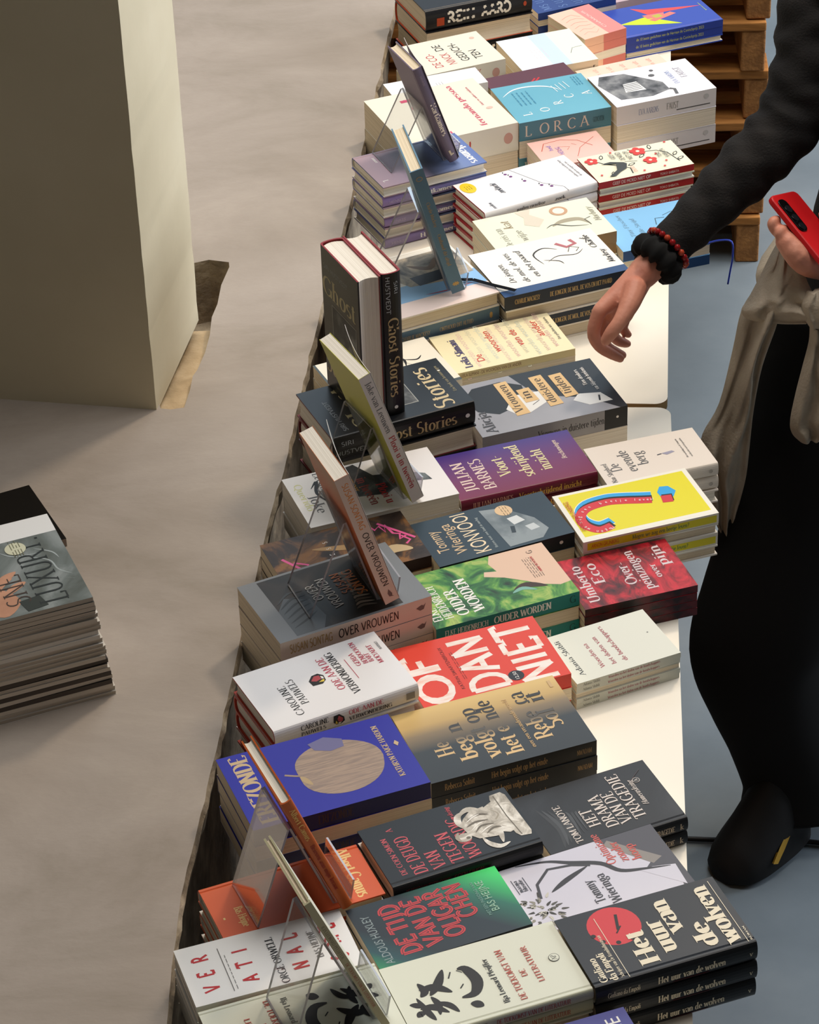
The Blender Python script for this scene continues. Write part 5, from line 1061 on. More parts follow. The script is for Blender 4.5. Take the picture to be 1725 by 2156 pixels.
standing(869, 1062, TOPS[32], 26.2, 18.3, .255, .130, .0193, 'white spined paperback with a lime back cover standing on the clear stand', 'paper', M('#C9C83E', .42), M('#D2C8C4', .45),
         lambda fr, sp, bk: (sp.text('Joke van Leeuwen', .05, .68, .50, M('#6E6A6C'), fit=.40), sp.text('Plooi u in tweeën', .48, .68, .50, M('#B03E44'), fit=.42)),
         topp=(755, 803), page=PAGE_W, curl=(.024, M('#A394A4', .4)), stand='clear acrylic stand holding the lime backed book')
standing(949, 346, TOPS[44], 22.5, 19.0, .206, .113, .0185, 'mauve hardcover standing upright on the clear stand above the lilac pile', 'hard', M('#75677A', .45), M('#6D5F74', .45),
         lambda fr, sp, bk: (sp.text('Hartkamers', .38, .72, .55, M('#E9D8C8'), fit=.34, wt=1.3), sp.text('HENKES', .08, .62, .2, M('#A08E9A'), font='s', fit=.1), sp.line([(.88,.65),(.93,.6),(.92,.35)], .2, M('#E0CDAF'))),
         topp=(870, 153), page=PAGE_C, curl=(.014, M('#8A8298', .45)), stand='clear acrylic stand holding the mauve book', hp=.12)
r_, b_ = standing(953, 622, TOPS[40], 10.1, 15.6, .2435, .160, .0223, 'slate blue hardcover standing upright with a gold snowflake on its spine', 'square', M('#7FA0B4', .45), M('#6488A0', .45),
         lambda fr, sp, bk: ([sp.line([(.93 + .016*math.cos(a*math.pi/4), .5 + .26*math.sin(a*math.pi/4)), (.93 - .016*math.cos(a*math.pi/4), .5 - .26*math.sin(a*math.pi/4))], .09, M('#D9B26A')) for a in range(4)], sp.text('Charlie Mackesy', .26, .62, .26, M('#B39C74'), fit=.2), sp.text('Onthoud dit altijd', .52, .62, .26, M('#B39C74'), fit=.26), sp.ell(.07, .5, .2, .25, M('#B39C74')), sp.ell(.07, .5, .14, .19, M('#6488A0'))),
         topp=(863, 367), page=PAGE_C, curl=None, stand='clear acrylic stand holding the slate blue book', foot=-.12, hp=.16)
rb = MB(); zz = TOPS[40] + .0042
pts = [at(968, 588, zz), at(996, 588, zz), at(1040, 600, zz), at(1086, 611, zz + .001)]
for a, c in zip(pts, pts[1:]):
    d = (c - a).normalized(); nrm = Vector((-d.y, d.x, 0)) * .0042
    rb.add([a - nrm, c - nrm, c + nrm, a + nrm, a - nrm - Vector((0,0,.0006)), c - nrm - Vector((0,0,.0006)), c + nrm - Vector((0,0,.0006)), a + nrm - Vector((0,0,.0006))], [(0,1,2,3), (4,5,6,7), (0,1,5,4), (2,3,7,6), (0,3,7,4), (1,2,6,5)], M('#101216', .9, spec=.1))
o = rb.build('bookmark_ribbon'); o.parent = r_; o.matrix_parent_inverse = r_.matrix_world.inverted()
standing(723, 1921, TOPS[16], 22.6, 19.9, .209, .135, .0150, 'orange hardcover standing upright on the clear stand above the orange pile', 'hard', M('#C8622E', .45), M('#B8571E', .5),
         lambda fr, sp, bk: (sp.text('Albert Camus', .07, .68, .46, M('#E8B86A'), fit=.28, wt=1.2), sp.text('Brieven aan mijn leraar', .40, .68, .40, M('#9C2A14'), fit=.42, wt=1.2)),
         topp=(592, 1700), page=PAGE_W, stand='clear acrylic stand holding the orange book')
standing(807, 2166, TOPS[12], 22.6, 21.4, .244, .126, .0092, 'thin pale green hardcover standing upright on the clear stand at the bottom edge', 'square', M('#CFCEBA', .45), M('#B5AE8C', .5),
         lambda fr, sp, bk: (sp.text('ILJA LEONARD PFEIJFFER', .18, .70, .42, M('#77705A'), fit=.26), sp.text('DE TOEKOMST VAN DE LITERATUUR', .48, .70, .42, M('#A8604A'), fit=.36)),
         topp=(641, 1912), page=PAGE_C, stand='clear acrylic stand holding the thin pale green book', hp=.155)
gz = TOPS[35]
_, gb = standing(813, 876, gz, 24.7, 0, .2504, .1394, .0337, 'black hardcover standing upright with its spine and gold lettering facing out', 'jacket', GH, M('#0A0A0B', .38), art_ghost, inside=M('#8E1A22', .5), page=PAGE_W, lift=.0006, topp=(803, 581))
gx = Vector((math.cos(R(24.7)), math.sin(R(24.7)), 0))
standing(759, 840, gz, 24.7, 0, .2504, .1394, .0390, 'black hardcover standing upright with its pale page edge facing out', 'jacket', GH, M('#0A0A0B', .38), art_ghost, inside=M('#8E1A22', .5), page=PAGE_W, lift=.0006, flip=True, b0=gb - gx * .0398)

# ------------------------------------------------------------------ magazines and black board on the ledge
mz = LEDGE_Z
nmag = 24; Tm = .0073; zt = mz + nmag * Tm
Bm = at(196, 1256, zt); Am = at(0, 1307, zt); dm = (Am - Bm).normalized(); yawm = math.atan2(-dm.y, -dm.x)
Lm, Wm = .300, .222; nm_ = Vector((-math.sin(yawm), math.cos(yawm), 0))
GREYP = noisy('grey_studio_photo', [(0.35, '#5E6460'), (0.5, '#727A78'), (0.62, '#8C9392'), (0.8, '#A6ABAB')], scale=7, rough=.3, dist=2.2)
def art_mag(fr, sp, bk):
    sk = noisy('hand_photo_print', [(0.3, '#9A6E58'), (0.6, '#C8977C')], scale=12, rough=.35)
    fr.rect(0, 0, 1, 1, GREYP); fr.rect(.80, 0, 1, 1, M('#E6E6E4', .35))
    for pts in ([(.60,.80),(.50,.90),(.38,.92),(.30,.97)], [(.66,.86),(.58,.93),(.50,.95)], [(.46,.84),(.40,.96)], [(.30,.90),(.24,.97)], [(.70,.70),(.62,.76),(.60,.88)]): fr.line(pts, .007, M('#A9B2B2', .25), taper=True)
    for pts, wd in (([(.02,.60),(.16,.60),(.30,.63)], .16), ([(.28,.60),(.40,.66),(.46,.73)], .045), ([(.26,.58),(.36,.62),(.40,.70)], .045), ([(.22,.62),(.30,.70),(.33,.75)], .040), ([(.30,.56),(.44,.60),(.50,.66)], .045)): fr.line(pts, wd, sk, taper=True)
    fr.poly([(.02,.70),(.14,.68),(.16,.78),(.04,.80)], M('#3E4442', .35)); fr.ell(.40, .57, .030, .030, M('#4A2A26', .3))
    fr.text('LUXURY.', .05, .90, .135, M('#2F3536'), fit=.74, wt=.62); fr.text('SNE', .10, .735, .11, M('#4A3F3A'), fit=.34, wt=.5)
    fr.ell(.80, .60, .055, .055, M('#D8A0AC', .4)); fr.ell(.70, .78, .050, .050, M('#CFCFB4', .4)); fr.scribble(.72, .575, .16, .016, M('#5A3A42'), 3, .005, 4); fr.scribble(.61, .76, .18, .014, M('#6E6E58'), 4, .004, 5)
mpal = ['#5B5F5C'] * 3 + ['#D9D2C6', '#E0DCD4'] * 6
mcov = [M('#4C4F4C', .35), M('#CFC8BC', .4), M('#DDD9D2', .4), M('#3A3632', .4)]
PAGE_M = page_mat('magazine_paper', '#DAD0C2', '#A99C8A')
tops = make_book(Lm, Wm, Tm - .0006, 'paper', GREYP, M('#B9B0A2', .4), None, PAGE_M, art_mag, plate=.0004)
plain = [make_book(Lm, Wm, Tm - .0006, 'paper', c, c2, None, PAGE_M, None, plate=.0005) for c, c2 in ((mcov[0], M('#C9BEAE')), (mcov[1], M('#D5CABB')), (mcov[2], M('#E2DCD2')), (mcov[3], M('#4A4038')))]
rn = random.Random(9)
wordsn = ['first', 'second', 'third', 'fourth', 'fifth', 'sixth', 'seventh', 'eighth', 'ninth', 'tenth', 'eleventh', 'twelfth', 'thirteenth', 'fourteenth', 'fifteenth', 'sixteenth', 'seventeenth', 'eighteenth', 'nineteenth', 'twentieth', 'twenty first', 'twenty second', 'twenty third', 'lowest']
for i in range(nmag):
    dx = .0175 * (i / nmag) + rn.uniform(-.0015, .0015) - (.004 if i in (8, 9) else 0)
    c = Bm + dm * Lm / 2 + nm_ * Wm / 2 - dm * dx; c.z = zt - (i + 1) * Tm
    ms = tops if i == 0 else plain[0 if i in (1, 2, 3) else 3 if i in (15, 16, 18, 20) else rn.choice((1, 2))]
    yw = yawm + rn.uniform(-1, 1) * R(.7) + (math.pi if rn.random() < .45 and i else 0)
    lb = 'magazine with a grey hand photograph and two round stickers, top of the pile' if i == 0 else 'magazine in the tall pile on the concrete ledge, %s from the top' % wordsn[i]
    place_book(ms, c, (0, 0, yw), lb.replace('lowest from the top', 'lowest of all'), 'magazines piled on the concrete ledge', 'magazine', name='magazine')
cB, cC = at(140, 1134, mz + .014), at(61, 1021, mz + .014)
dbd = (cC - cB).normalized(); lft = Vector((-dbd.y, dbd.x, 0)); lb_ = (cC - cB).length
bb = MB(); foot = [cB, cC, cC + lft * .36, cB + lft * .36]
cen = sum(foot, Vector()) / 4
# keep clear of the magazine pile: the board only reaches as far as the magazines' far edge
bo = empty('black_board', (cen.x, cen.y, mz)); tag(bo, 'flat black board lying on the ledge behind the magazine pile', 'board')
bb.prism_z([(p.x - cen.x, p.y - cen.y) for p in foot], .0, .014, M('#8A7A6E', .5), M('#0A0808', .35)); bevel(bb.build('panel', bo), .001)
# ------------------------------------------------------------------ the person
m_skin = noisy('skin', [(0.3, '#C27A62'), (0.6, '#D6937A'), (0.8, '#DFA38A')], scale=14, rough=.55, bump=.15, bscale=160)
m_nail = M('#D8A796', .35)
m_sweat = noisy('dark_brown_jersey', [(0.3, '#100D0C'), (0.6, '#191513'), (0.8, '#221D1B')], scale=30, rough=.9, bump=.4, bscale=300)
m_trous = noisy('black_trouser_cloth', [(0.3, '#020202'), (0.8, '#050505')], scale=10, rough=.95)
m_jack = noisy('khaki_grey_jacket', [(0.3, '#9A8D7B'), (0.55, '#AC9F8C'), (0.8, '#BCAF9C')], scale=12, rough=.85, bump=.3, bscale=220)
m_shoe = M('#0B0A0A', .7); m_hair = noisy('dark_hair', [(0.3, '#120D0A'), (0.8, '#2B1F17')], scale=60, rough=.5, stretch=(6, 6, 1))
def V(*a): return Vector(a)
def catmull(pts, n):
    out = []; P = [pts[0]] + list(pts) + [pts[-1]]
    for i in range(1, len(P) - 2):
        for k in range(n):
            t = k / n; a, b, c, d = P[i-1], P[i], P[i+1], P[i+2]
            out.append(tuple(.5 * ((2*b[j]) + (-a[j]+c[j])*t + (2*a[j]-5*b[j]+4*c[j]-d[j])*t*t + (-a[j]+3*b[j]-3*c[j]+d[j])*t**3) for j in range(len(b))))
    out.append(tuple(pts[-1])); return out
def limb(mb, pts, m, seg=20, n=4, wr=0.0, wf=60, squash=1.0, sq_axis=None, seed=0, cap=True):
    """pts: (x,y,z,r) joints; smooth tapering tube; wr = cloth fold depth"""
    Q = catmull([tuple(p) for p in pts], n); rings = []; prev = None; acc = 0
    for i, q in enumerate(Q):
        p = V(*q[:3]); a = V(*Q[max(0, i-1)][:3]); b = V(*Q[min(len(Q)-1, i+1)][:3]); d = (b - a).normalized()
        if prev is None: s = d.cross(sq_axis or V(0, 1, .01)); s = s if s.length > .1 else d.cross(V(1, 0, 0))
        else: s = prev - d * prev.dot(d)
        s.normalize(); prev = s; u = d.cross(s)
        if i: acc += (p - V(*Q[i-1][:3])).length
        r = []
        for k in range(seg):
            t = 2 * math.pi * k / seg; rr = q[3]
            if wr: rr *= 1 + wr * noise.noise(V(acc * wf * .35 + 1.3 * math.cos(t), 1.2 * math.sin(t) + seed, acc * wf * .12)) + wr * .6 * math.sin(acc * wf + 2.2 * math.cos(t + seed))
            r.append(p + s * math.cos(t) * rr + u * math.sin(t) * rr * squash)
        rings.append(r)
    if cap:      # rounded ends
        for e, k in ((0, 1), (-1, -2)):
            c = sum(rings[e], V(0,0,0)) / seg; c2 = sum(rings[k], V(0,0,0)) / seg; dd = (c - c2).normalized(); R_ = Q[e][3]
            new = [[c + (p - c) * f + dd * R_ * h for p in rings[e]] for f, h in ((.85, .42), (.55, .72), (.2, .84))]
            if e == 0: rings = new[::-1] + rings
            else: rings = rings + new
    vs = [v for r in rings for v in r]; N_ = len(rings)
    fs = [(i*seg+k, i*seg+(k+1) % seg, (i+1)*seg+(k+1) % seg, (i+1)*seg+k) for i in range(N_-1) for k in range(seg)]
    fs += [tuple(range(seg))[::-1], tuple((N_-1)*seg + k for k in range(seg))]
    mb.add(vs, fs, m, True)
def cloth(mb, Lp, Rp, m, nx=26, ny=40, fold=.008, nf=5, th=.004, seed=0, bulge=.03, conv=0.0):
    """draped cloth between two rails given as (px, py, Y)"""
    L_ = [atY(*p) for p in Lp]; R_ = [atY(*p) for p in Rp]
    def rs(P, n):
        C = catmull([tuple(p) for p in P], 8); k = len(C) - 1
        return [V(*C[min(k, int(round(i * k / n)))]) for i in range(n + 1)]
    A, B = rs(L_, ny), rs(R_, ny); front = []; back = []
    for i in range(ny + 1):
        for j in range(nx + 1):
            t = j / nx; p = A[i].lerp(B[i], t)
            f_ = fold * (math.sin(t * nf * math.pi + 1.5 * noise.noise(V(i * .13, seed, t * 2)) * 2) + .8 * noise.noise(V(i * .09 + seed, t * 6, 1)))
            p = p + V(0, -1, .25) * (bulge * math.sin(math.pi * t) ** .7 + f_ * min(1, 6 * t, 6 * (1 - t)))
            front.append(p); back.append(p + V(0, th, -th * .3))
    w_ = nx + 1
    q = [(i*w_+j, i*w_+j+1, (i+1)*w_+j+1, (i+1)*w_+j) for i in range(ny) for j in range(nx)]
    K = len(front); mb.add(front + back, q + [tuple(K + a for a in reversed(f)) for f in q], m, True)
    ring = [j for j in range(w_)] + [i*w_+nx for i in range(1, ny+1)] + [ny*w_+j for j in range(nx-1, -1, -1)] + [i*w_ for i in range(ny-1, 0, -1)]
    mb.add(front + back, [(a, b, K+b, K+a) for a, b in zip(ring, ring[1:] + ring[:1])], m, True)
person = empty('person', (.74, 4.03, 0))
tag(person, 'person in black, khaki jacket tied at the waist, reaching over the books', 'person')
def attach(o):
    o.parent = person; o.matrix_parent_inverse = Matrix.Translation(person.location).inverted(); return o

# joints
pelvis = V(.80, 4.08, .96); neck = V(.90, 4.14, 1.52)
Rs, Re, Rw = atY(1752, -14, 4.22), atY(1664, 262, 4.12), atY(1352, 578, 3.94)
Ls, Le, Lw = V(1.06, 4.04, 1.46), V(1.02, 3.86, 1.18), atY(1745, 560, 3.98)
body = MB()
limb(body, [(*pelvis, .15), (.81, 4.09, 1.05, .125), (.84, 4.11, 1.20, .13), (.88, 4.13, 1.36, .14), (.90, 4.14, 1.47, .11)], m_skin, squash=.75)
limb(body, [(.90, 4.14, 1.46, .06), (.895, 4.13, 1.53, .055), (.885, 4.11, 1.60, .055)], m_skin)
limb(body, [(*neck.lerp(Rs, .3), .07), (*Rs, .058), (*Rs.lerp(Re, .5), .046), (*Re, .038), (*Re.lerp(Rw, .35), .038), (*Re.lerp(Rw, .75), .029), (*Rw, .025)], m_skin)
limb(body, [(*neck.lerp(Ls, .3), .07), (*Ls, .058), (*Ls.lerp(Le, .5), .046), (*Le, .038), (*Le.lerp(Lw, .4), .037), (*Lw, .026)], m_skin)
for s, hx, kn, an in ((1, (.72, 4.11, .92), (.585, 3.95, .48), (.655, 3.925, .09)), (-1, (.88, 4.03, .92), (.90, 4.06, .48), (.87, 4.10, .09))):
    limb(body, [(*hx, .095), (*[(a+b)/2 for a, b in zip(hx, kn)], .078), (*kn, .055), (*[(a+b)/2 for a, b in zip(kn, an)], .052), (*an, .036)], m_skin)
# head turned down towards the books
hc = V(.865, 4.07, 1.70); hf = V(-.55, -.75, -.35).normalized(); hs = V(-.81, .59, 0).normalized(); hu = hs.cross(hf) * -1
if hu.z < 0: hu = -hu
def hp_(x, y, z): return hc + hs * x + hf * y + hu * z
hv = []; 
for i in range(17):
    ph = math.pi * i / 16
    for k in range(24):
        t = 2 * math.pi * k / 24; x = math.sin(ph) * math.cos(t); y = math.sin(ph) * math.sin(t); z = math.cos(ph)
        jaw = 1 - .28 * max(0, -z) ** 1.2
        px_, py_, pz_ = .074 * x * jaw, .094 * y * (1 - .12 * max(0, -z)), .115 * z
        if y > .6: py_ += .004 * math.exp(-((z + .25) / .3) ** 2)
        hv.append(hp_(px_, py_, pz_))
body.add(hv, [(i*24+k, i*24+(k+1) % 24, (i+1)*24+(k+1) % 24, (i+1)*24+k) for i in range(16) for k in range(24)], m_skin, True)
limb(body, [(*hp_(0, .086, .02), .009), (*hp_(0, .102, -.012), .011), (*hp_(0, .104, -.026), .013)], m_skin, seg=10)
limb(body, [(*hp_(-.022, .082, -.055), .006), (*hp_(0, .092, -.055), .008), (*hp_(.022, .082, -.055), .006)], m_skin, seg=8)
for s in (-1, 1): limb(body, [(*hp_(s*.072, -.004, .025), .010), (*hp_(s*.080, -.010, .0), .013), (*hp_(s*.072, -.002, -.028), .008)], m_skin, seg=8, squash=.6)
# reaching hand (the person's right)
def HP(px, py, y): return atY(px, py, y)
def chain(pts, rad, mb=None): limb(mb or body, [(*p, r) for p, r in zip(pts, rad)], m_skin, seg=12, n=4)
W0 = Rw
k1, k2, k3, k4 = HP(1262, 655, 3.875), HP(1275, 662, 3.905), HP(1296, 668, 3.93), HP(1318, 668, 3.95)   # knuckles index..little
chain([W0, W0.lerp(k1, .55), k1], [.024, .0175, .0120]); chain([W0, W0.lerp(k2, .55), k2], [.024, .018, .0120])
chain([W0, W0.lerp(k3, .55), k3], [.023, .0175, .0115]); chain([W0, W0.lerp(k4, .55), k4], [.022, .016, .0105])
chain([HP(1332, 612, 3.925), HP(1296, 640, 3.895), HP(1285, 668, 3.91)], [.020, .017, .013])
chain([k1, HP(1250, 700, 3.865), HP(1262, 728, 3.868), HP(1286, 744, 3.872), HP(1307, 755, 3.876)], [.0118, .0108, .0098, .0092, .0072])
chain([k2, HP(1264, 706, 3.895), HP(1278, 730, 3.90), HP(1298, 742, 3.905), HP(1312, 748, 3.91)], [.0112, .0102, .0095, .0086, .0070])
chain([k3, HP(1290, 700, 3.925), HP(1300, 716, 3.932), HP(1314, 722, 3.936), HP(1322, 724, 3.94)], [.0108, .0096, .0090, .0080, .0066])
chain([k4, HP(1312, 690, 3.95), HP(1318, 700, 3.953), HP(1324, 705, 3.955)], [.0092, .0082, .0076, .0060])
chain([HP(1338, 606, 3.905), HP(1326, 640, 3.875), HP(1306, 676, 3.850), HP(1288, 700, 3.842), HP(1275, 718, 3.842)], [.020, .0165, .0120, .0112, .0088])
# left hand around the phone
PC = atY(1712, 470, 3.965)
ph_s = (atY(1684, 404, 4.03) - atY(1622, 418, 3.97)).normalized(); ph_l = (V(.115, -.02, -.078)); ph_l = (ph_l - ph_s * ph_l.dot(ph_s)).normalized(); ph_n = ph_s.cross(ph_l)
P0 = atY(1619, 414, 3.975)          # near-left corner of the phone
def PP(a, b, c): return P0 + ph_s * a + ph_l * b + ph_n * c     # a across .075, b along .150
if (P0 + ph_n - V(0, 0, CAM_Z)).length > (P0 - V(0, 0, CAM_Z)).length: ph_n = -ph_n
palm = PP(.034, .095, -.030)
chain([Lw, Lw.lerp(palm, .6), palm], [.026, .027, .024]); chain([Lw, PP(.015, .11, -.030), PP(.0, .07, -.026)], [.025, .024, .018])
for b_, r_ in ((.040, .0092), (.060, .0098), (.080, .0095), (.100, .0086)):
    chain([PP(.030, b_ + .022, -.030), PP(.002, b_ + .010, -.026), PP(-.008, b_, -.022), PP(-.006, b_ - .004, -.018), PP(.006, b_ - .006, -.018)], [.014, .0115, r_, r_ * .95, r_ * .8])
chain([PP(.055, .125, -.026), PP(.086, .10, -.014), PP(.090, .078, .001), PP(.074, .062, .0135)], [.015, .0125, .0108, .0085])
bo_ = body.build('body', recalc=False)
rm = bo_.modifiers.new('one_surface', 'REMESH'); rm.mode = 'VOXEL'; rm.voxel_size = .0026; rm.use_smooth_shade = True
sm = bo_.modifiers.new('soften', 'SMOOTH'); sm.factor = .5; sm.iterations = 3
attach(bo_)
nb_ = MB()
def nail(p, d, up, mb):
    d.normalize(); s = d.cross(up).normalized(); u = s.cross(d).normalized(); vs = []
    for i in range(5):
        for j in range(5):
            a = (i/4 - .5) * .0095; b = (j/4 - .5) * .011; vs.append(p + s*a + d*b + u*(.0004 - 22*a*a))
    mb.add(vs, [(i*5+j, i*5+j+1, (i+1)*5+j+1, (i+1)*5+j) for i in range(4) for j in range(4)], m_nail, True)
tip = HP(1277, 715, 3.842); tocam = (V(0, 0, CAM_Z) - tip).normalized()
nail(tip + V(0, -.35, .9).normalized() * .0095, HP(1275, 718, 3.842) - HP(1288, 700, 3.842), V(-.1, -.5, .85), nb_)
attach(nb_.build('thumbnail'))
# eyes, brows, mouth, hair
fc = MB()
for s in (-1, 1):
    fc.add([hp_(s*.030 + .010*math.cos(a), .090 - .002, .012 + .005*math.sin(a)) for a in [2*math.pi*k/10 for k in range(10)]], [tuple(range(10))], W_)
    fc.add([hp_(s*.030 + .0045*math.cos(a), .0895, .012 + .0045*math.sin(a)) for a in [2*math.pi*k/10 for k in range(10)]], [tuple(range(10))], K_)
attach(fc.build('eyes'))
hm = MB(); hv = []
for i in range(17):
    ph = math.pi * .78 * i / 16
    for k in range(25):
        t = 2 * math.pi * k / 24; x = math.sin(ph) * math.cos(t); y = math.sin(ph) * math.sin(t); z = math.cos(ph)
        kf = 1.12 + .03 * noise.noise(V(x*4, y*4, z*4)); fy = y if y < .45 or z > .45 else .45
        hv.append(hp_(.078 * x * kf, .096 * min(fy, .78) * kf - .006, .120 * z * kf + .004 - (.06 * max(0, -z) if y < .2 else 0)))
hm.add(hv, [(i*25+k, i*25+k+1, (i+1)*25+k+1, (i+1)*25+k) for i in range(16) for k in range(24)], m_hair, True)
attach(hm.build('hair'))
# jersey with sleeves
sw = MB()
limb(sw, [(.79, 4.07, .93, .165), (.81, 4.09, 1.05, .145), (.84, 4.11, 1.20, .150), (.88, 4.13, 1.36, .160), (.90, 4.14, 1.47, .115)], m_sweat, seg=36, wr=.03, wf=30, squash=.74)
limb(sw, [(*neck.lerp(Rs, .35), .095), (*Rs, .074), (*Rs.lerp(Re, .5), .062), (*Rs.lerp(Re, .9), .056), (*Re.lerp(Rw, .12), .053), (*Re.lerp(Rw, .35), .049), (*Re.lerp(Rw, .6), .041), (*Re.lerp(Rw, .83), .0345)], m_sweat, seg=40, n=12, wr=.085, wf=110, seed=2)
limb(sw, [(*neck.lerp(Ls, .35), .095), (*Ls, .074), (*Ls.lerp(Le, .5), .060), (*Le, .055), (*Le.lerp(Lw, .4), .047), (*Le.lerp(Lw, .8), .036)], m_sweat, seg=30, n=8, wr=.05, wf=75, seed=5)
attach(sw.build('jersey', recalc=False))
# wide black trousers
tr = MB()
def leg(rows, mb, seed):
    pts = []
    for xL, y, Y, r in rows:
        p = atY(xL, y, Y); pts.append((p.x + r, Y, p.z, r))
    limb(mb, pts, m_trous, seg=40, n=6, wr=.035, wf=14, squash=.8, seed=seed, cap=False)
leg([(1590, 660, 4.09, .165), (1580, 760, 4.07, .165), (1562, 870, 4.05, .160), (1535, 1000, 4.00, .150), (1505, 1150, 3.95, .138), (1474, 1275, 3.92, .128), (1455, 1370, 3.91, .122), (1487, 1460, 3.91, .112), (1530, 1550, 3.91, .100), (1562, 1640, 3.90, .098), (1560, 1700, 3.89, .104)], tr, 1)
limb(tr, [(.86, 4.06, .95, .15), (.90, 4.06, .70, .13), (.90, 4.06, .48, .12), (.88, 4.08, .28, .11), (.87, 4.10, .12, .105)], m_trous, seg=36, n=6, wr=.04, wf=14, cap=False)
limb(tr, [(.80, 4.08, 1.00, .150), (.80, 4.08, .94, .168), (.80, 4.08, .86, .165)], m_trous, seg=36, squash=.8)
attach(tr.build('trousers', recalc=False))
# shoes
def shoe(heel, toe, name, flash):
    b = MB(); d = (toe - heel); Ln = d.length; d.normalize(); s = V(d.y, -d.x, 0)
    prof = [(-.04, .034, .10), (.06, .050, .150), (.25, .058, .175), (.42, .060, .165), (.58, .060, .130), (.76, .058, .092), (.92, .048, .066), (1.02, .022, .040)]
    prof = catmull(prof, 3); rings = []; seg = 18
    for t, hw, hh in prof:
        c = heel + d * Ln * t; r = []
        for k in range(seg):
            a = 2 * math.pi * k / seg; x = math.cos(a) * hw; z = math.sin(a)
            zz = .012 + (hh - .012) * (z if z > 0 else 0) ** .75 if z > 0 else .0015 + .010 * (1 + z)
            r.append(c + s * (x * (1 - .35 * max(0, z) ** 2)) + V(0, 0, zz))
        rings += r
    n = len(prof)
    b.add(rings, [(i*seg+k, i*seg+(k+1) % seg, (i+1)*seg+(k+1) % seg, (i+1)*seg+k) for i in range(n-1) for k in range(seg)] + [tuple(range(seg))[::-1], tuple((n-1)*seg+k for k in range(seg))], m_shoe, True)
    o = attach(b.build(name))
    if flash:
        fb = MB(); P = [heel + d * Ln * t - s * (.0600 - .22 * max(0, z - .03)) + V(0, 0, z) for t, z in ((.30, .085), (.42, .078), (.56, .058), (.68, .036), (.62, .030), (.50, .048), (.40, .066))]
        fb.add(P + [p - s * .003 for p in P], [tuple(range(7)), tuple(range(13, 6, -1))], M('#B08A2A', .5)); f_ = fb.build('yellow_flash'); f_.parent = o; f_.matrix_parent_inverse = Matrix.Identity(4)
    return o
sh1 = shoe(at(1668, 1742, 0), at(1522, 1856, 0), 'shoe', True)
shoe(V(.90, 4.17, 0), V(.83, 3.93, 0), 'shoe', False)
# jacket knotted round the waist
jk = MB()
cloth(jk, [(1592,606,4.00),(1562,655,3.99),(1543,740,3.98),(1515,850,3.965),(1480,915,3.955),(1474,965,3.95),(1484,1015,3.95),(1500,1080,3.95),(1512,1112,3.95)],
      [(1652,600,3.94),(1640,672,3.92),(1606,770,3.92),(1588,860,3.92),(1580,930,3.92),(1572,1000,3.92),(1560,1050,3.925),(1548,1095,3.93),(1534,1119,3.93)], m_jack, fold=.010, nf=4, bulge=.02, seed=1)
cloth(jk, [(1650,490,4.03),(1622,540,4.00),(1600,585,3.985),(1576,630,3.97),(1562,655,3.96),(1580,674,3.95),(1641,682,3.925),(1690,680,3.90)],
      [(1655,486,4.02),(1672,515,3.985),(1684,548,3.955),(1694,575,3.935),(1702,596,3.915),(1710,612,3.905),(1716,626,3.895),(1722,650,3.89)], m_jack, nx=30, fold=.007, nf=5, bulge=.022, seed=2)
cloth(jk, [(1700,612,3.90),(1690,640,3.885),(1696,672,3.88),(1706,690,3.885)], [(1740,600,3.89),(1756,630,3.875),(1756,668,3.87),(1748,694,3.885)], m_jack, ny=16, fold=.006, nf=3, bulge=.028, th=.02, seed=3)
cloth(jk, [(1706,684,3.885),(1704,720,3.88),(1690,775,3.87),(1676,830,3.865),(1665,885,3.86),(1668,912,3.86),(1684,929,3.86)],
      [(1745,690,3.88),(1754,740,3.87),(1758,790,3.865),(1760,840,3.86),(1762,880,3.855),(1758,905,3.855),(1735,915,3.855)], m_jack, fold=.008, nf=4, bulge=.022, seed=4)
limb(jk, [(.62, 4.12, 1.01, .03), (.68, 4.22, 1.02, .045), (.82, 4.25, 1.03, .05), (.96, 4.16, 1.02, .045), (1.0, 4.02, 1.0, .04), (.90, 3.92, .98, .035), (.76, 3.90, .965, .03)], m_jack, wr=.12, wf=40)
attach(jk.build('tied_jacket', recalc=False))
# wrist: black scrunchie, red bead bracelet
def ring_frame(c, ax):
    s = ax.cross(V(0, 0, 1)).normalized(); u = ax.cross(s).normalized(); return s, u
ax = (Rw - Re).normalized(); c = Re.lerp(Rw, .90); s_, u_ = ring_frame(c, ax)
sc = MB(); rings = []; nt_ = 40; ns_ = 12; vs = []
for i in range(nt_):
    a = 2*math.pi*i/nt_; rc = .0315 + .002 * noise.noise(V(math.cos(a)*2, math.sin(a)*2, 0)); rt = .0150 * (1 + .22 * math.sin(a * 11) + .15 * noise.noise(V(a*3, 1, 1)))
    ctr_ = c + (s_*math.cos(a) + u_*math.sin(a)) * rc
    for k in range(ns_):
        b = 2*math.pi*k/ns_; vs.append(ctr_ + ((s_*math.cos(a) + u_*math.sin(a)) * math.cos(b) + ax * math.sin(b) * 1.15) * rt)
sc.add(vs, [(i*ns_+k, i*ns_+(k+1) % ns_, ((i+1) % nt_)*ns_+(k+1) % ns_, ((i+1) % nt_)*ns_+k) for i in range(nt_) for k in range(ns_)], M('#060606', .95), True)
attach(sc.build('scrunchie'))
bd = MB(); c2 = Re.lerp(Rw, .825); mb1, mb2 = M('#8E1518', .25), M('#B5432A', .3)
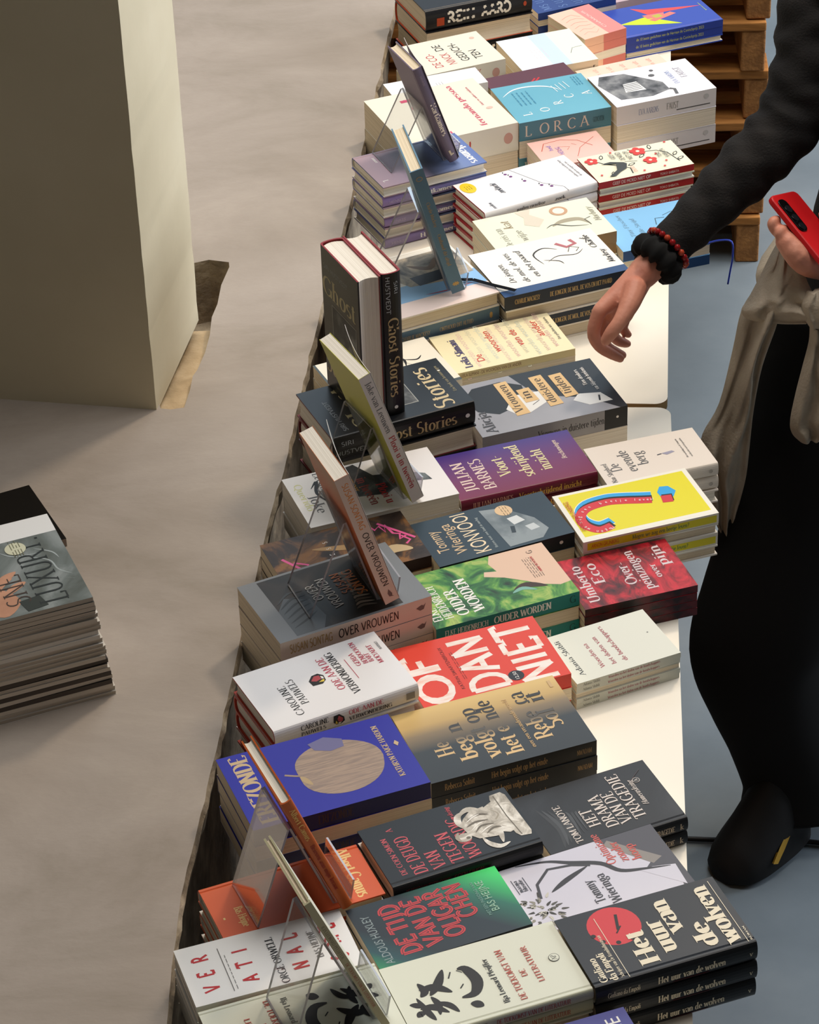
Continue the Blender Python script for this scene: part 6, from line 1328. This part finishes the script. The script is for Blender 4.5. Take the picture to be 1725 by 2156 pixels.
for i in range(22):
    a = 2*math.pi*i/22; p = c2 + (s_*math.cos(a) + u_*math.sin(a)) * .0385; vs = []
    for q in range(5):
        for k in range(8):
            ph = math.pi*q/4; t = 2*math.pi*k/8; vs.append(p + V(math.sin(ph)*math.cos(t), math.sin(ph)*math.sin(t), math.cos(ph)) * .0056)
    bd.add(vs, [(q*8+k, q*8+(k+1) % 8, (q+1)*8+(k+1) % 8, (q+1)*8+k) for q in range(4) for k in range(8)], mb1 if i % 3 else mb2, True)
attach(bd.build('bead_bracelet'))
# phone
ph = empty('phone', PP(.0375, .075, 0)); tag(ph, 'smartphone in a bright red case, held in the left hand', 'phone')
def rrect(w_, l_, r, n=5):
    out = []
    for cx, cy, a0 in ((w_-r, l_-r, 0), (r, l_-r, 90), (r, r, 180), (w_-r, r, 270)): out += [(cx + r*math.cos(R(a0 + 90*i/n)), cy + r*math.sin(R(a0 + 90*i/n))) for i in range(n+1)]
    return out
def slab(name, outline, c0, c1, m, par, bev=.0015):
    b = MB(); n = len(outline); vs = [PP(a, l, c0) - ph.location for a, l in outline] + [PP(a, l, c1) - ph.location for a, l in outline]
    b.add(vs, [tuple(range(n)), tuple(range(2*n-1, n-1, -1))] + [(i, (i+1) % n, n+(i+1) % n, n+i) for i in range(n)], m)
    return bevel(b.build(name, par), bev, 3)
cs = slab('case', rrect(.076, .152, .011), -.0085, .002, M('#C8141A', .42), ph, .003)
slab('camera_bump', [(a + .005, l + .012) for a, l in rrect(.022, .066, .009)], .002, .0042, M('#0B0A0B', .2), ph, .0008)
for l_ in (.023, .041, .059): slab('lens', [(.016 + .0072*math.cos(2*math.pi*k/16), l_ + .010 + .0072*math.sin(2*math.pi*k/16)) for k in range(16)], .0042, .0054, M('#1B1B1F', .1), ph, .0004)
# blue ribbon hanging from the sky blue pile
rbn = MB(); rp = [atY(1490, 512, 4.33), atY(1516, 506, 4.31), atY(1541, 509, 4.29), atY(1543, 540, 4.29), atY(1538, 570, 4.29), atY(1533, 598, 4.29)]
rbn.tube([V(*q) for q in catmull([tuple(p) for p in rp], 4)], .0016, M('#2340B8', .5)); tag(rbn.build('page_ribbon'), 'thin blue page ribbon dangling beyond the sky blue pile', 'ribbon')
